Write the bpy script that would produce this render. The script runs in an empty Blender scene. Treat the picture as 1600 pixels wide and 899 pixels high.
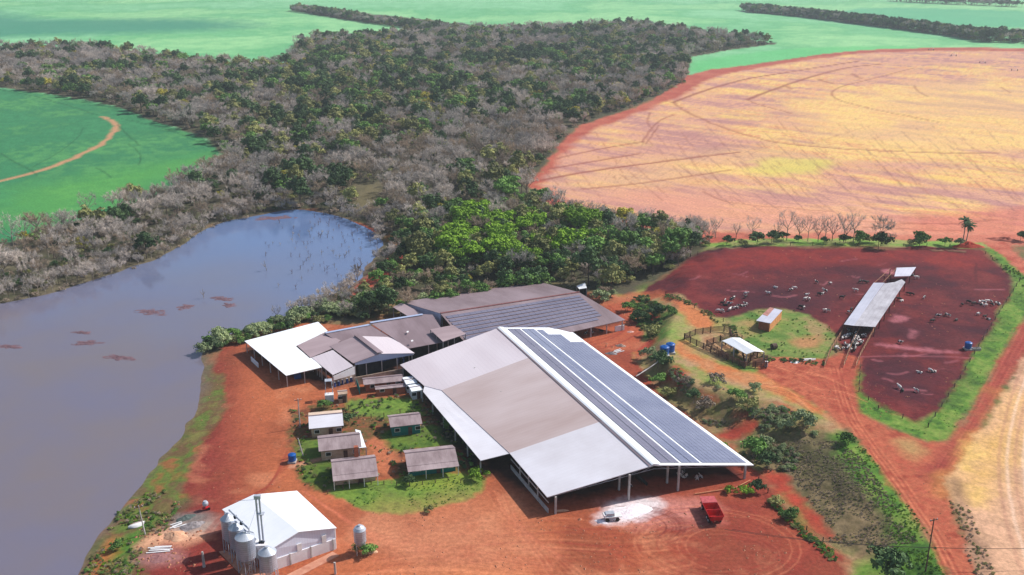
import bpy, math, random
import numpy as np
from mathutils import Vector, Matrix
random.seed(7); rng = np.random.default_rng(7)
R = math.radians
scene = bpy.context.scene
COL = scene.collection

# ---------------------------------------------------------------- camera, light, exposure
CAM_H = 110.0; FPX = 1530.0; TH = math.atan(540/1530.0)
cam = bpy.data.cameras.new('camera'); camo = bpy.data.objects.new('camera', cam); COL.objects.link(camo)
camo.location = (0, 0, CAM_H); camo.rotation_euler = (math.pi/2-TH, 0, 0)
cam.sensor_width = 36; cam.lens = 36*FPX/1600.0; cam.clip_end = 40000; cam.clip_start = 1
scene.camera = camo
SUN_EL, SUN_AZ = 44, 66            # azimuth clockwise from +Y (view direction)
w = bpy.data.worlds.new('World'); scene.world = w; w.use_nodes = True
nt = w.node_tree; nt.nodes.clear()
sky = nt.nodes.new('ShaderNodeTexSky'); sky.sky_type = 'NISHITA'; sky.sun_disc = False
sky.sun_elevation = R(SUN_EL); sky.sun_rotation = R(SUN_AZ); sky.dust_density = 2.0
bg = nt.nodes.new('ShaderNodeBackground'); bg.inputs[1].default_value = 0.11
wo = nt.nodes.new('ShaderNodeOutputWorld')
nt.links.new(sky.outputs[0], bg.inputs[0]); nt.links.new(bg.outputs[0], wo.inputs[0])
sl = bpy.data.lights.new('sun', 'SUN'); sl.energy = 4.3; sl.angle = R(0.9); sl.color = (1, .96, .9)
so = bpy.data.objects.new('sun', sl); COL.objects.link(so)
sd = Vector((math.sin(R(SUN_AZ))*math.cos(R(SUN_EL)), math.cos(R(SUN_AZ))*math.cos(R(SUN_EL)), math.sin(R(SUN_EL))))
so.rotation_euler = sd.to_track_quat('Z', 'Y').to_euler(); so.location = (200, 0, 400)
scene.view_settings.view_transform = 'Standard'; scene.view_settings.look = 'None'
scene.view_settings.exposure = 0.12; scene.view_settings.gamma = 1
scene.render.engine = 'CYCLES'
scene.cycles.max_bounces = 5; scene.cycles.volume_bounces = 0
scene.cycles.diffuse_bounces = 3; scene.cycles.transparent_max_bounces = 4
HAZE = 0.00014

# ---------------------------------------------------------------- helpers
def lin(r, g, b, k=1.0):
    f = lambda c: (c/255/12.92 if c/255 <= .04045 else ((c/255+.055)/1.055)**2.4)*k
    return np.array([f(r), f(g), f(b)])

def ray(x, y):
    u = (x-800)/FPX; v = (449.5-y)/FPX
    return np.array([u, math.cos(TH)+v*math.sin(TH), -math.sin(TH)+v*math.cos(TH)])
def PZ(x, y, z=0.0):
    d = ray(x, y); t = (z-CAM_H)/d[2]
    return np.array([d[0]*t, d[1]*t, z])
def proj(X, Y, Z):
    yc = Y*math.cos(TH)-(Z-CAM_H)*math.sin(TH); zc = Y*math.sin(TH)+(Z-CAM_H)*math.cos(TH)
    return 800+FPX*X/yc, 449.5-FPX*zc/yc

def hsh(ix, iy, s):
    h = (ix.astype(np.int64)*374761393 + iy.astype(np.int64)*668265263 + s*974711) & 0xffffffff
    h = ((h ^ (h >> 13))*1274126177) & 0xffffffff
    return ((h ^ (h >> 16)) & 0xffffff)/float(0xffffff)
def vnoise(x, y, s=0):
    ix = np.floor(x); iy = np.floor(y); fx = x-ix; fy = y-iy
    fx = fx*fx*(3-2*fx); fy = fy*fy*(3-2*fy)
    a = hsh(ix, iy, s); b = hsh(ix+1, iy, s); c = hsh(ix, iy+1, s); d = hsh(ix+1, iy+1, s)
    return (a*(1-fx)+b*fx)*(1-fy)+(c*(1-fx)+d*fx)*fy
def fbm(x, y, sc, o=4, s=0):
    x = np.asarray(x, float)/sc; y = np.asarray(y, float)/sc; t = 0; a = .5; n = 0
    for i in range(o):
        t = t+a*vnoise(x+17.3*i, y-9.1*i, s+i); n += a; a *= .5; x = x*2.03; y = y*2.03
    return t/n
def sst(a, b, x):
    t = np.clip((x-a)/(b-a), 0, 1); return t*t*(3-2*t)

def seg_dist(X, Y, pts, closed):
    d = np.full(X.shape, 1e18); n = len(pts)
    for i in range(n if closed else n-1):
        ax, ay = pts[i]; bx, by = pts[(i+1) % n]; vx, vy = bx-ax, by-ay; L = vx*vx+vy*vy+1e-9
        t = np.clip(((X-ax)*vx+(Y-ay)*vy)/L, 0, 1)
        d = np.minimum(d, (X-ax-t*vx)**2+(Y-ay-t*vy)**2)
    return np.sqrt(d)
def inside(X, Y, pts):
    r = np.zeros(X.shape, bool); n = len(pts)
    for i in range(n):
        ax, ay = pts[i]; bx, by = pts[(i+1) % n]
        if ay == by: continue
        c = ((ay > Y) != (by > Y)) & (X < (bx-ax)*(Y-ay)/(by-ay)+ax); r ^= c
    return r
def sdf(X, Y, pts, margin=60.):
    X = np.atleast_1d(np.asarray(X, float)); Y = np.atleast_1d(np.asarray(Y, float))
    p = np.array(pts); margin = float(margin); out = np.full(X.shape, -margin)
    m = (X > p[:, 0].min()-margin) & (X < p[:, 0].max()+margin) & (Y > p[:, 1].min()-margin) & (Y < p[:, 1].max()+margin)
    if m.any():
        d = seg_dist(X[m], Y[m], pts, True); ins = inside(X[m], Y[m], pts)
        out[m] = np.where(ins, d, -d)
    return np.maximum(out, -margin)

WATER_Z = -1.2
def polyz(pts, z): return [tuple(PZ(x, y, z)[:2]) for x, y in pts]
def smooth(pts, n=2, closed=True):
    p = [np.array(q, float) for q in pts]
    for _ in range(n):
        q = []; m = len(p)
        if not closed: q.append(p[0])
        for i in range(m if closed else m-1):
            a, b = p[i], p[(i+1) % m]; q += [a*.75+b*.25, a*.25+b*.75]
        if not closed: q.append(p[-1])
        p = q
    return [tuple(q) for q in p]
PLAT = 4.0
TOE = polyz([(1000,462),(1014,500),(1008,540),(1000,565),(1025,605),(1100,665),(1185,737),(1245,815),(1312,868),(1345,960),(2300,960),(2300,300),(1100,300)], 0)
TOP = polyz([(1075,455),(1056,500),(1037,560),(1085,600),(1200,628),(1290,655),(1340,705),(1400,780),(1450,840),(1490,960),(2100,960),(2100,395),(1200,395),(1100,425)], PLAT)
PONDPX = [(-700,560),(0,478),(100,452),(200,422),(262,398),(330,352),(420,333),(480,327),(560,347),(598,368),(592,395),(570,430),(520,468),(450,497),(345,522),(318,545),(322,580),(315,620),(285,670),(245,720),(203,770),(183,800),(140,870),(125,905),(110,990),(-700,990)]
POND = smooth(polyz(PONDPX, WATER_Z), 2)
def height(X, Y):
    X = np.asarray(X, float); Y = np.asarray(Y, float); sh = np.broadcast(X, Y).shape
    X = np.broadcast_to(X, sh).ravel(); Y = np.broadcast_to(Y, sh).ravel()
    D = np.hypot(X, Y)
    h = sst(480, 1500, D)*(fbm(X, Y, 620, 2, 5)-.35)*16
    dt = np.maximum(sdf(X, Y, TOE, 200), 0); dp = np.maximum(-sdf(X, Y, TOP, 200), 0)
    t = dt/(dt+dp+1e-6); t = t*t*(3-2*t)
    h = h+PLAT*t
    bank = t*(1-t)*4
    h = h+bank*(fbm(X, Y, 6, 3, 8)-.5)*1.6
    s = sdf(X, Y, POND, 60)+(fbm(X, Y, 14, 3, 3)-.5)*5
    m = s > -14
    hp = WATER_Z-np.clip(s, -14, 14)*.13
    h = np.where(m, np.minimum(h, hp), h)
    # spoil bank at the far edge of the feedlot
    h = h+(fbm(X, Y, 25, 3, 4)-.5)*.5*sst(0, 10, -s)*sst(150, 260, D)
    return h.reshape(sh)
_ZL = np.array([14., 10, 8, 6, 5, 4, 3, 2, 1, 0, -1, -2, -3, -5, -8])
def Pts(pp):
    """the world points on the terrain seen at photo pixels"""
    D_ = np.array([ray(x, y) for x, y in pp]); n = len(D_)
    ts = (_ZL[None, :]-CAM_H)/D_[:, 2:3]
    def g(t): return CAM_H+D_[:, 2:3]*t-height(D_[:, 0:1]*t, D_[:, 1:2]*t)
    G = g(ts); i = np.argmax(G <= 0, 1); i = np.maximum(i, 1); r = np.arange(n)
    lo, hi = ts[r, i-1], ts[r, i]
    t2 = lo[:, None]+(hi-lo)[:, None]*np.linspace(0, 1, 9)[None, :]
    G = g(t2); j = np.maximum(np.argmax(G <= 1e-9, 1), 1)
    g0, g1 = G[r, j-1], G[r, j]; f = np.clip(g0/(g0-g1+1e-9), 0, 1)
    t = t2[r, j-1]*(1-f)+t2[r, j]*f
    return D_*t[:, None]+np.array([0, 0, CAM_H])
def Pt(x, y): return Pts([(x, y)])[0]
def PW(pts): return [tuple(p[:2]) for p in Pts(pts)]
def gz(x, y): return float(height(x, y))

def tag(o, label=None, cat=None, group=None, kind=None):
    if label: o['label'] = label
    if cat: o['category'] = cat
    if group: o['group'] = group
    if kind: o['kind'] = kind
    return o
def empty(name, loc, rz=0, label=None, cat=None, group=None):
    o = bpy.data.objects.new(name, None); COL.objects.link(o); o.location = loc; o.rotation_euler = (0, 0, rz)
    o.empty_display_size = .3
    return tag(o, label, cat, group)
def mesh_np(name, V, F, mat=None, smooth_=False):
    me = bpy.data.meshes.new(name); V = np.asarray(V, np.float32); n = len(V)
    me.vertices.add(n); me.vertices.foreach_set('co', V.ravel())
    F = np.asarray(F, np.int32); k = F.shape[1]
    me.loops.add(F.size); me.loops.foreach_set('vertex_index', F.ravel())
    me.polygons.add(len(F)); me.polygons.foreach_set('loop_start', np.arange(0, F.size, k, dtype=np.int32))
    me.polygons.foreach_set('loop_total', np.full(len(F), k, np.int32))
    if smooth_: me.polygons.foreach_set('use_smooth', np.ones(len(F), bool))
    me.update(calc_edges=True)
    if mat: me.materials.append(mat)
    return me
class MB:
    """collects simple solids; build() links them as ONE mesh"""
    def __init__(s): s.v = []; s.f = []
    def add(s, vs, fs):
        n = len(s.v); s.v += [tuple(map(float, v)) for v in vs]; s.f += [tuple(i+n for i in f) for f in fs]; return s
    def box(s, c, size, rz=0, ax=None):
        sx, sy, sz = [q/2 for q in size]; cs, sn = math.cos(rz), math.sin(rz); vs = []
        for z in (-sz, sz):
            for x, y in ((-sx, -sy), (sx, -sy), (sx, sy), (-sx, sy)):
                vs.append((c[0]+x*cs-y*sn, c[1]+x*sn+y*cs, c[2]+z))
        return s.add(vs, [(3,2,1,0),(4,5,6,7),(0,1,5,4),(1,2,6,5),(2,3,7,6),(3,0,4,7)])
    def tube(s, a, b, r0, r1=None, n=6, caps=True):
        a = Vector(a); b = Vector(b); r1 = r0 if r1 is None else r1
        d = (b-a); d = d.normalized() if d.length > 1e-6 else Vector((0, 0, 1))
        u = d.orthogonal().normalized(); v = d.cross(u); vs = []
        for p, r in ((a, r0), (b, r1)):
            for i in range(n):
                t = 2*math.pi*i/n; vs.append(p+(u*math.cos(t)+v*math.sin(t))*r)
        fs = [(i, (i+1) % n, n+(i+1) % n, n+i) for i in range(n)]
        if caps: fs += [tuple(range(n-1, -1, -1)), tuple(range(n, 2*n))]
        return s.add(vs, fs)
    def path(s, pts, r, n=6):
        for a, b in zip(pts, pts[1:]): s.tube(a, b, r, n=n)
        return s
    def lathe(s, c, prof, n=20):
        vs = []; fs = []
        for r, z in prof:
            for i in range(n):
                t = 2*math.pi*i/n; vs.append((c[0]+r*math.cos(t), c[1]+r*math.sin(t), c[2]+z))
        for k in range(len(prof)-1):
            for i in range(n): fs.append((k*n+i, k*n+(i+1) % n, (k+1)*n+(i+1) % n, (k+1)*n+i))
        fs += [tuple(range(n-1, -1, -1)), tuple(range((len(prof)-1)*n, len(prof)*n))]
        return s.add(vs, fs)
    def slab(s, pts, th, nrm=None):
        p = [Vector(q) for q in pts]; n = len(p)
        if nrm is None:
            nn = Vector((0, 0, 0))
            for i in range(n): nn += (p[i]-p[0]).cross(p[(i+1) % n]-p[0])
            if nn.z < 0: p.reverse()
        lo = [q-Vector((0, 0, th)) for q in p]
        fs = [tuple(range(n)), tuple(range(2*n-1, n-1, -1))]+[(i, n+i, n+(i+1) % n, (i+1) % n) for i in range(n)]
        return s.add(p+lo, fs)
    def wall(s, pts, z0, th=.12):
        """upright slab under the 3-D polyline top edge pts down to z0"""
        for a, b in zip(pts, pts[1:]):
            a = Vector(a); b = Vector(b); d = Vector((b.x-a.x, b.y-a.y, 0)); d.normalize(); q = Vector((-d.y, d.x, 0))*th/2
            vs = [Vector((a.x, a.y, z0))-q, Vector((b.x, b.y, z0))-q, Vector((b.x, b.y, z0))+q, Vector((a.x, a.y, z0))+q, a-q, b-q, b+q, a+q]
            s.add(vs, [(3,2,1,0),(4,5,6,7),(0,1,5,4),(1,2,6,5),(2,3,7,6),(3,0,4,7)])
        return s
    def build(s, name, mat, parent=None, smooth_=False, origin=None):
        me = bpy.data.meshes.new(name)
        o0 = Vector(origin) if origin is not None else Vector((0, 0, 0))
        vs = [Vector(v)-o0 for v in s.v]
        if parent is not None and origin is None:
            mi = (Matrix.Translation(parent.location) @ parent.rotation_euler.to_matrix().to_4x4()).inverted() if getattr(s, 'world', True) else Matrix()
            vs = [mi @ v for v in vs]
        me.from_pydata(vs, [], s.f); me.update()
        if smooth_: me.polygons.foreach_set('use_smooth', [True]*len(me.polygons))
        if mat: me.materials.append(mat)
        o = bpy.data.objects.new(name, me); COL.objects.link(o); o.location = o0
        if parent is not None: o.parent = parent
        return o
class ML(MB):
    world = False          # coordinates already local to the parent

def mat(name, c, rough=.9, metal=0, c2=None, ns=1.0, bump=0, bs=2.0, stripes=None, spec=.3, amt=None, ang=24, detail=4, streak=None, obj=False):
    """procedural material: noise between two colours, optional ribs, streaks and bump"""
    m = bpy.data.materials.new(name); m.use_nodes = True; n = m.node_tree; b = n.nodes['Principled BSDF']
    b.inputs['Roughness'].default_value = rough; b.inputs['Metallic'].default_value = metal
    b.inputs['Specular IOR Level'].default_value = spec
    c = tuple(c)+(1,); c2 = tuple(c2)+(1,) if c2 is not None else tuple(q*.72 for q in c[:3])+(1,)
    geo = n.nodes.new('ShaderNodeTexCoord' if obj else 'ShaderNodeNewGeometry')
    po = geo.outputs['Object'] if obj else geo.outputs['Position']
    vr = n.nodes.new('ShaderNodeVectorRotate'); vr.rotation_type = 'Z_AXIS'; vr.inputs['Angle'].default_value = R(-ang)
    n.links.new(po, vr.inputs['Vector'])
    mp = n.nodes.new('ShaderNodeMapping'); n.links.new(vr.outputs[0], mp.inputs[0])
    if streak: mp.inputs['Scale'].default_value = streak
    nz = n.nodes.new('ShaderNodeTexNoise'); nz.inputs['Scale'].default_value = 1/ns; nz.inputs['Detail'].default_value = detail
    nz.inputs['Roughness'].default_value = .65; n.links.new(mp.outputs[0], nz.inputs['Vector'])
    rp = n.nodes.new('ShaderNodeMapRange'); rp.inputs[1].default_value = .35; rp.inputs[2].default_value = .65
    n.links.new(nz.outputs[0], rp.inputs[0])
    mx = n.nodes.new('ShaderNodeMix'); mx.data_type = 'RGBA'; mx.inputs[6].default_value = c; mx.inputs[7].default_value = c2
    n.links.new(rp.outputs[0], mx.inputs[0]); out = mx.outputs[2]
    hs = None
    if stripes:
        axis, pitch, depth, wid = stripes
        sx = n.nodes.new('ShaderNodeSeparateXYZ'); n.links.new(vr.outputs[0], sx.inputs[0])
        d = n.nodes.new('ShaderNodeMath'); d.operation = 'DIVIDE'; d.inputs[1].default_value = pitch; n.links.new(sx.outputs[axis], d.inputs[0])
        fr = n.nodes.new('ShaderNodeMath'); fr.operation = 'FRACT'; n.links.new(d.outputs[0], fr.inputs[0])
        lt = n.nodes.new('ShaderNodeMath'); lt.operation = 'LESS_THAN'; lt.inputs[1].default_value = wid; n.links.new(fr.outputs[0], lt.inputs[0])
        mu = n.nodes.new('ShaderNodeMath'); mu.operation = 'MULTIPLY'; mu.inputs[1].default_value = depth; n.links.new(lt.outputs[0], mu.inputs[0])
        m2 = n.nodes.new('ShaderNodeMix'); m2.data_type = 'RGBA'; m2.blend_type = 'MULTIPLY'; m2.inputs[7].default_value = (.45, .45, .47, 1)
        n.links.new(mu.outputs[0], m2.inputs[0]); n.links.new(out, m2.inputs[6]); out = m2.outputs[2]
    n.links.new(out, b.inputs['Base Color'])
    if bump:
        nb = n.nodes.new('ShaderNodeTexNoise'); nb.inputs['Scale'].default_value = bs; nb.inputs['Detail'].default_value = 5; n.links.new(po, nb.inputs['Vector'])
        bp = n.nodes.new('ShaderNodeBump'); bp.inputs['Strength'].default_value = bump; bp.inputs['Distance'].default_value = .3
        n.links.new(nb.outputs[0], bp.inputs['Height']); n.links.new(bp.outputs[0], b.inputs['Normal'])
    return m
# ---------------------------------------------------------------- the ground: one relief, cut into the surfaces it is made of
def ground_grid():
    ys = np.concatenate([np.arange(1010, -80, -1.55), [-83, -85.5, -87]])
    Yr = np.array([PZ(800, y, 0)[1] for y in ys]); Yr = np.concatenate([[-25, 0, 30, 60, 85, 105], Yr[Yr > 112], [14000]])
    t = np.concatenate([np.linspace(-2, -.62, 30)[:-1], np.arange(-.62, .62, 1.7/FPX), np.linspace(.62, 2, 30)])
    T, Y = np.meshgrid(t, Yr)
    X = T*(Y*math.cos(TH)+CAM_H*math.sin(TH))
    return X, Y
GX, GY = ground_grid(); NR, NC = GX.shape
gx, gy = GX.ravel(), GY.ravel(); gh = height(gx, gy)
DD = np.hypot(gx, gy)
J1 = fbm(gx, gy, 9, 4, 11)-.5; J2 = fbm(gx, gy, 1.6, 3, 12)-.5
N = {k: fbm(gx, gy, k, 4, 20+i) for i, k in enumerate((1.2, 4, 14, 50, 180))}
C = np.zeros((gx.size, 3)); CL = np.zeros(gx.size, int); NAMES = []
def cid(n):
    if n not in NAMES: NAMES.append(n)
    return NAMES.index(n)
def ramp(t, *cs):
    t = np.clip(t, 0, 1)*(len(cs)-1); i = np.minimum(t.astype(int), len(cs)-2); f = (t-i)[:, None]; A = np.array(cs)
    return A[i]*(1-f)+A[i+1]*f
def con(n, a=.3, b=.7): return sst(a, b, n)
def paint(pts, colour, soft=.6, jit=3., cls=None, z=None, sm=1, alpha=1., fine=1.):
    pw = PW(pts) if z is None else polyz(pts, z)
    if sm: pw = smooth(pw, sm)
    s = sdf(gx, gy, pw, 30)
    m = s > -29
    a = np.zeros(gx.size); a[m] = np.clip(.5+(s[m]+J1[m]*jit*2+J2[m]*fine*2)/(2*soft), 0, 1)*alpha
    c = colour if isinstance(colour, np.ndarray) and colour.ndim == 2 else np.broadcast_to(colour, C.shape)
    C[:] = C*(1-a[:, None])+c*a[:, None]
    if cls is not None: CL[a > .5] = cid(cls)
    return a
def stroke(pts, wid, colour, alpha=.6, closed=False, sm=2, world=False, brk=0., seed=0):
    pw = pts if world else PW(pts)
    if sm: pw = smooth(pw, sm, closed)
    p = np.array(pw); mg = wid*3+2
    m = np.where((gx > p[:, 0].min()-mg) & (gx < p[:, 0].max()+mg) & (gy > p[:, 1].min()-mg) & (gy < p[:, 1].max()+mg))[0]
    if not len(m): return
    x = gx[m]+J1[m]*wid*1.2; y = gy[m]+J1[m]*wid*1.2
    d = seg_dist(x, y, pw, closed)
    # a line narrower than the sheet's own mesh spacing is widened and thinned by the same factor
    sp = np.maximum(wid/2, DD[m]*1.1/FPX)
    a = np.clip(1.3-d/sp*.8, 0, 1)*alpha*np.minimum(1, (wid/2)/sp)
    if brk: a = a*sst(brk-.12, brk+.12, fbm(x, y, 7, 3, 60+seed))
    C[m] = C[m]*(1-a[:, None])+colour*a[:, None]

# crops
mint = lin(134,196,144); mint2 = lin(100,174,116); teal = lin(58,134,108)
C[:] = ramp(con(N[180])*.75+.25*con(N[14]), mint, mint2, lin(146,202,140)); CL[:] = cid('crop_field')
paint([(-200,-20),(0,30),(300,28),(420,40),(300,50),(0,58),(-200,70)], teal, 50, 30, alpha=.85)  # cloud shadow on the far left field, painted into the crop colour
paint([(1350,10),(1700,22),(1700,45),(1460,40),(1300,22)], lin(80,165,120), 3, 3, alpha=.8)
paint([(1080,92),(1300,70),(1600,78),(1900,90),(1900,110),(1080,118)], lin(92,185,110), 6, 8, alpha=.7)
stroke([(1110,2),(1250,16),(1400,32),(1500,40)], 10, lin(85,160,110), .7)
stroke([(780,2),(980,4),(1120,10),(1300,18)], 5, lin(100,175,120), .6)
for k in range(14):
    y = 62+3.4*k; stroke([(1080+k*4, y+16-(k*.4)), (1250, y+2), (1500, y+1)], 1.0, lin(84,165,100), .35, brk=.45, seed=k)
near = [(-1500,500),(0,385),(60,362),(250,302),(340,250),(560,120),(800,80),(1050,80),(1080,95),(1060,135),(850,270),(830,300),(860,325),(1000,356),(1100,380),(1540,384),(2400,392),(2400,1100),(-1500,1100)]
paint(near, ramp(con(N[4])*.5+con(N[14])*.5, lin(84,96,50), lin(120,104,72), lin(150,100,74)), 1, 2, cls='forest_floor', sm=0)
fieldL = [(-300,118),(0,137),(90,149),(180,166),(250,192),(320,215),(350,242),(330,262),(250,302),(180,330),(60,362),(0,385),(-300,470)]
cf = ramp(con(N[50])*.6+.4*con(N[4]), lin(64,136,88), lin(54,122,80), lin(82,146,86))
paint(fieldL, cf, 1., 3, cls='crop_field', sm=2)
paint([(0,300),(150,270),(345,235),(352,262),(200,310),(0,370)], lin(94,164,70), 16, 10, alpha=.5)
trk = lin(190,140,105)
stroke([(-60,300),(0,283),(60,268),(110,250),(150,231),(176,211),(182,197),(172,188),(158,183)], 3.6, trk, .95, sm=2)
for q, wd in (([(0,140),(60,152),(110,166),(150,180)], 1.6), ([(182,195),(205,215),(220,228)], 1.2), ([(330,232),(290,212),(240,196),(190,186)], 1.0), ([(0,240),(40,262),(60,275)], 1.2),
              ([(150,262),(165,270),(172,278)], 1.0), ([(50,262),(90,240),(120,218),(130,200)], .8), ([(200,225),(215,235),(222,246),(215,258)], .9)):
    stroke(q, wd, lin(34,88,54), .6)
# woodland floor
lit1 = lin(92,82,68); lit2 = lin(72,74,54); lit3 = lin(116,106,86)
LIT = ramp(con(N[14])*.6+.4*N[1.2], lit1, lit2, lit3)
WOOD = [(-500,70),(0,80),(100,77),(200,84),(300,100),(400,105),(445,100),(462,72),(490,62),(600,60),(700,48),(800,48),(1000,42),(1120,58),(1218,68),(1150,77),(1080,89),(1076,112),(1075,130),(1050,140),(1000,165),(940,185),(900,202),(870,236),(850,262),(826,292),(860,325),(905,340),(1000,356),(1060,368),(1100,380),(1200,384),(1340,386),(1200,386),(1100,388),(1080,408),(1010,445),(960,474),(930,475),(900,455),(840,436),(620,468),(560,500),(500,507),(385,524),(350,548),(320,548),(318,545),(345,522),(450,497),(520,468),(570,430),(592,395),(598,368),(560,347),(480,327),(420,333),(330,352),(262,398),(200,422),(100,452),(0,478),(-400,540),(-300,470),(0,385),(60,362),(180,330),(250,302),(330,262),(350,242),(320,215),(250,192),(180,166),(90,149),(0,137),(-500,100)]
WOODW = PW(WOOD)
paint(WOOD, LIT, 1.2, 3, cls='forest_floor', sm=0)
paint([(455,11),(560,20),(680,32),(700,46),(620,41),(520,28),(455,16)], LIT, 2, 2, cls='forest_floor', sm=0)
paint([(560,285),(600,290),(605,330),(580,345),(545,325)], lin(110,100,70), 6, 4, alpha=.8)
# harvested field and its bare red margin
red = lin(168,82,68); dred = lin(150,60,48)
HF = [(820,290),(850,262),(868,236),(898,200),(940,185),(1000,165),(1050,140),(1076,113),(1200,98),(1300,82),(1400,76),(1500,74),(1600,76),(2000,88),(2000,400),(1640,384),(1540,386),(1350,384),(1200,383),(1100,380),(1060,368),(1000,356),(905,340),(860,325)]
paint(HF, ramp(con(N[14]), red, lin(182,102,82)), 1.2, 3, cls='harvested_field')
pink = lin(206,152,128); pur = lin(178,128,120); yel = lin(224,186,104); yel2 = lin(230,194,124); org = lin(214,154,106)
ca, sa = math.cos(R(-38)), math.sin(R(-38))
wx = gx*ca+gy*sa; wy = -gx*sa+gy*ca
S1 = fbm(wx/3.2, wy, 11, 4, 31); S2 = fbm(wx/7, wy, 2.2, 3, 32); S3 = fbm(gx, gy, 90, 3, 33); S4 = fbm(wx/1.5, wy, 24, 5, 35)
base = ramp(con(S1*.6+S2*.4, .32, .68), pur, pink, lin(208,156,120))
far = sst(300, 620, gy)
yc_ = Pt(1430, 185)[:2]; yd_ = np.exp(-(((gx-yc_[0])/150)**2+((gy-yc_[1])/260)**2)); yc2 = Pt(1150, 255)[:2]; yd_ = np.maximum(yd_, .55*np.exp(-(((gx-yc2[0])/90)**2+((gy-yc2[1])/30)**2)))
yamt = sst(.46, .68, S4*.5+S1*.25+S2*.1+S3*.1+yd_*.17-.0)*.92
fieldc = base*(1-yamt[:, None])+ramp(con(S2), yel, yel2, org)*yamt[:, None]
inner = [(845,284),(866,262),(885,236),(915,208),(960,190),(1020,168),(1075,146),(1110,120),(1200,104),(1300,88),(1400,80),(1600,80),(2000,92),(2000,370),(1640,362),(1540,368),(1400,366),(1200,366),(1100,360),(1000,340),(905,322),(866,306)]
paint(inner, fieldc, 3, 4)
for q, a_ in (([(1180,250),(1290,245),(1320,258),(1230,278),(1170,268)], .75), ([(1060,150),(1150,132),(1170,142),(1090,158)], 0)):
    if a_: paint(q, lin(206,196,92), 6, 9, alpha=a_)
for q in ([(1230,160),(1500,120),(1700,140),(1700,240),(1450,225),(1250,205)], [(1290,205),(1500,215),(1560,240),(1420,252)], [(880,285),(1100,240),(1300,225),(1200,262),(1000,290)]):
    paint(q, yel2, 22, 16, alpha=.4)
paint([(930,300),(1100,300),(1300,330),(1600,350),(1600,372),(1300,372),(1100,350)], lin(216,150,122), 14, 8, alpha=.7)
paint([(1420,335),(1600,322),(1700,330),(1700,372),(1540,372),(1400,362)], lin(196,104,84), 8, 6, alpha=.6)
tl = lin(140,72,58)
for q, wd, al in (([(1052,160),(1100,142),(1160,124),(1250,110),(1340,96)], 3, .85), ([(1052,160),(1075,178),(1130,200),(1200,222),(1300,232),(1420,238),(1560,240)], 2.4, .6),
                  ([(1168,156),(1200,143),(1260,122),(1320,106),(1380,100)], 3.4, .8), ([(1168,156),(1185,164),(1240,178)], 2, .55),
                  ([(1430,106),(1360,124),(1310,136),(1297,146),(1310,158),(1370,172),(1470,192)], 2, .55), ([(1430,134),(1430,140),(1450,152)], 2, .5), ([(1562,136),(1580,146)], 2, .5),
                  ([(1150,75+30),(1280,86),(1420,78),(1500,76),(1600,80)], 3, .6), ([(870,248),(940,232),(1005,222)], 1.8, .75), ([(858,264),(930,252),(1000,240)], 2, .8),
                  ([(845,282),(930,266),(1040,252),(1155,238)], 2.4, .85), ([(910,296),(990,288),(1070,277),(1140,266)], 1.8, .7),
                  ([(1280,124),(1300,131)], 4, .6), ([(1330,116),(1348,123)], 4, .6), ([(1228,135),(1235,139)], 4, .6),
                  ([(1004,222),(1018,200),(1034,186),(1052,180)], 1.5, .6), ([(1018,200),(1010,190),(1016,176)], 1.5, .5), ([(1010,225),(1024,204),(1030,196)], 1.2, .5), ([(1100,300),(1130,316),(1180,322),(1300,330)], 1.5, .5),
                  ([(1330,345),(1430,352),(1560,344)], 2.2, .5), ([(1350,356),(1500,360)], 2, .4)):
    stroke(q, wd, tl, al)
cx, cy = Pt(1850, 200)[:2]
for k in range(46):     # seeding rows: families of long straight faint lines
    x0 = 860+k*22; y0 = 290+(k % 5)*8
    stroke([(x0, y0), (x0-70-k*1.2, y0-60-(k % 7)*9)], .8, tl, .42, sm=0, brk=.5, seed=k)
for k in range(30):
    x0 = 1180+k*18; stroke([(x0, 345-(k % 4)*9), (x0-150, 235-(k % 6)*10)], .8, lin(128,84,84), .48, sm=0, brk=.48, seed=k+50)
for k in range(16):
    a0 = Pt(930+k*9, 300); b0 = Pt(1000+k*26, 210-(k % 3)*8)
    stroke([tuple(a0[:2]), tuple(b0[:2])], .8, tl, .25, sm=0, world=True, brk=.5, seed=k+90)

# scrub plateau, bank and verges
olive = lin(146,140,82); dry = lin(172,140,104); gr = lin(96,134,58); dgr = lin(62,84,48)
SC = ramp(con(N[4])*.5+con(N[14])*.5, gr, olive, dry, lin(158,112,80))
paint([(930,455),(985,462),(1010,446),(1050,452),(1130,498),(1150,505),(1200,558),(1170,560),(1195,585),(1290,640),(1400,760),(1480,930),(1345,930),(1310,868),(1245,815),(1185,737),(1100,668),(1000,590),(930,540),(985,520),(1000,490)], SC, 1, 3, cls='scrub_bank', sm=0)
RD0 = ramp(con(N[4]), lin(172,76,56), lin(156,62,48))
BR = ramp(con(N[4])*.6+con(N[1.2])*.4, lin(84,86,50), lin(126,108,76), lin(108,110,62), lin(148,122,92))
paint([(1000,560),(1040,556),(1080,598),(1200,625),(1290,660),(1240,740),(1185,735),(1100,665)], BR, 3, 4)
paint([(1185,737),(1230,690),(1310,690),(1345,715),(1400,790),(1445,845),(1380,862),(1300,850),(1255,800)], ramp(con(N[1.2])*.5+con(N[14])*.5, lin(92,90,58), lin(120,104,74), lin(138,118,88)), 2, 4)
paint([(1190,738),(1225,738),(1262,790),(1300,835),(1280,838),(1235,800)], RD0, 1.5, 3, alpha=.9)
paint([(1240,705),(1300,690),(1340,715),(1375,760),(1330,790),(1270,750)], lin(54,66,38), 5, 5, alpha=.7)
RD = ramp(con(N[4]), lin(178,70,52), lin(158,52,44))
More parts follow.
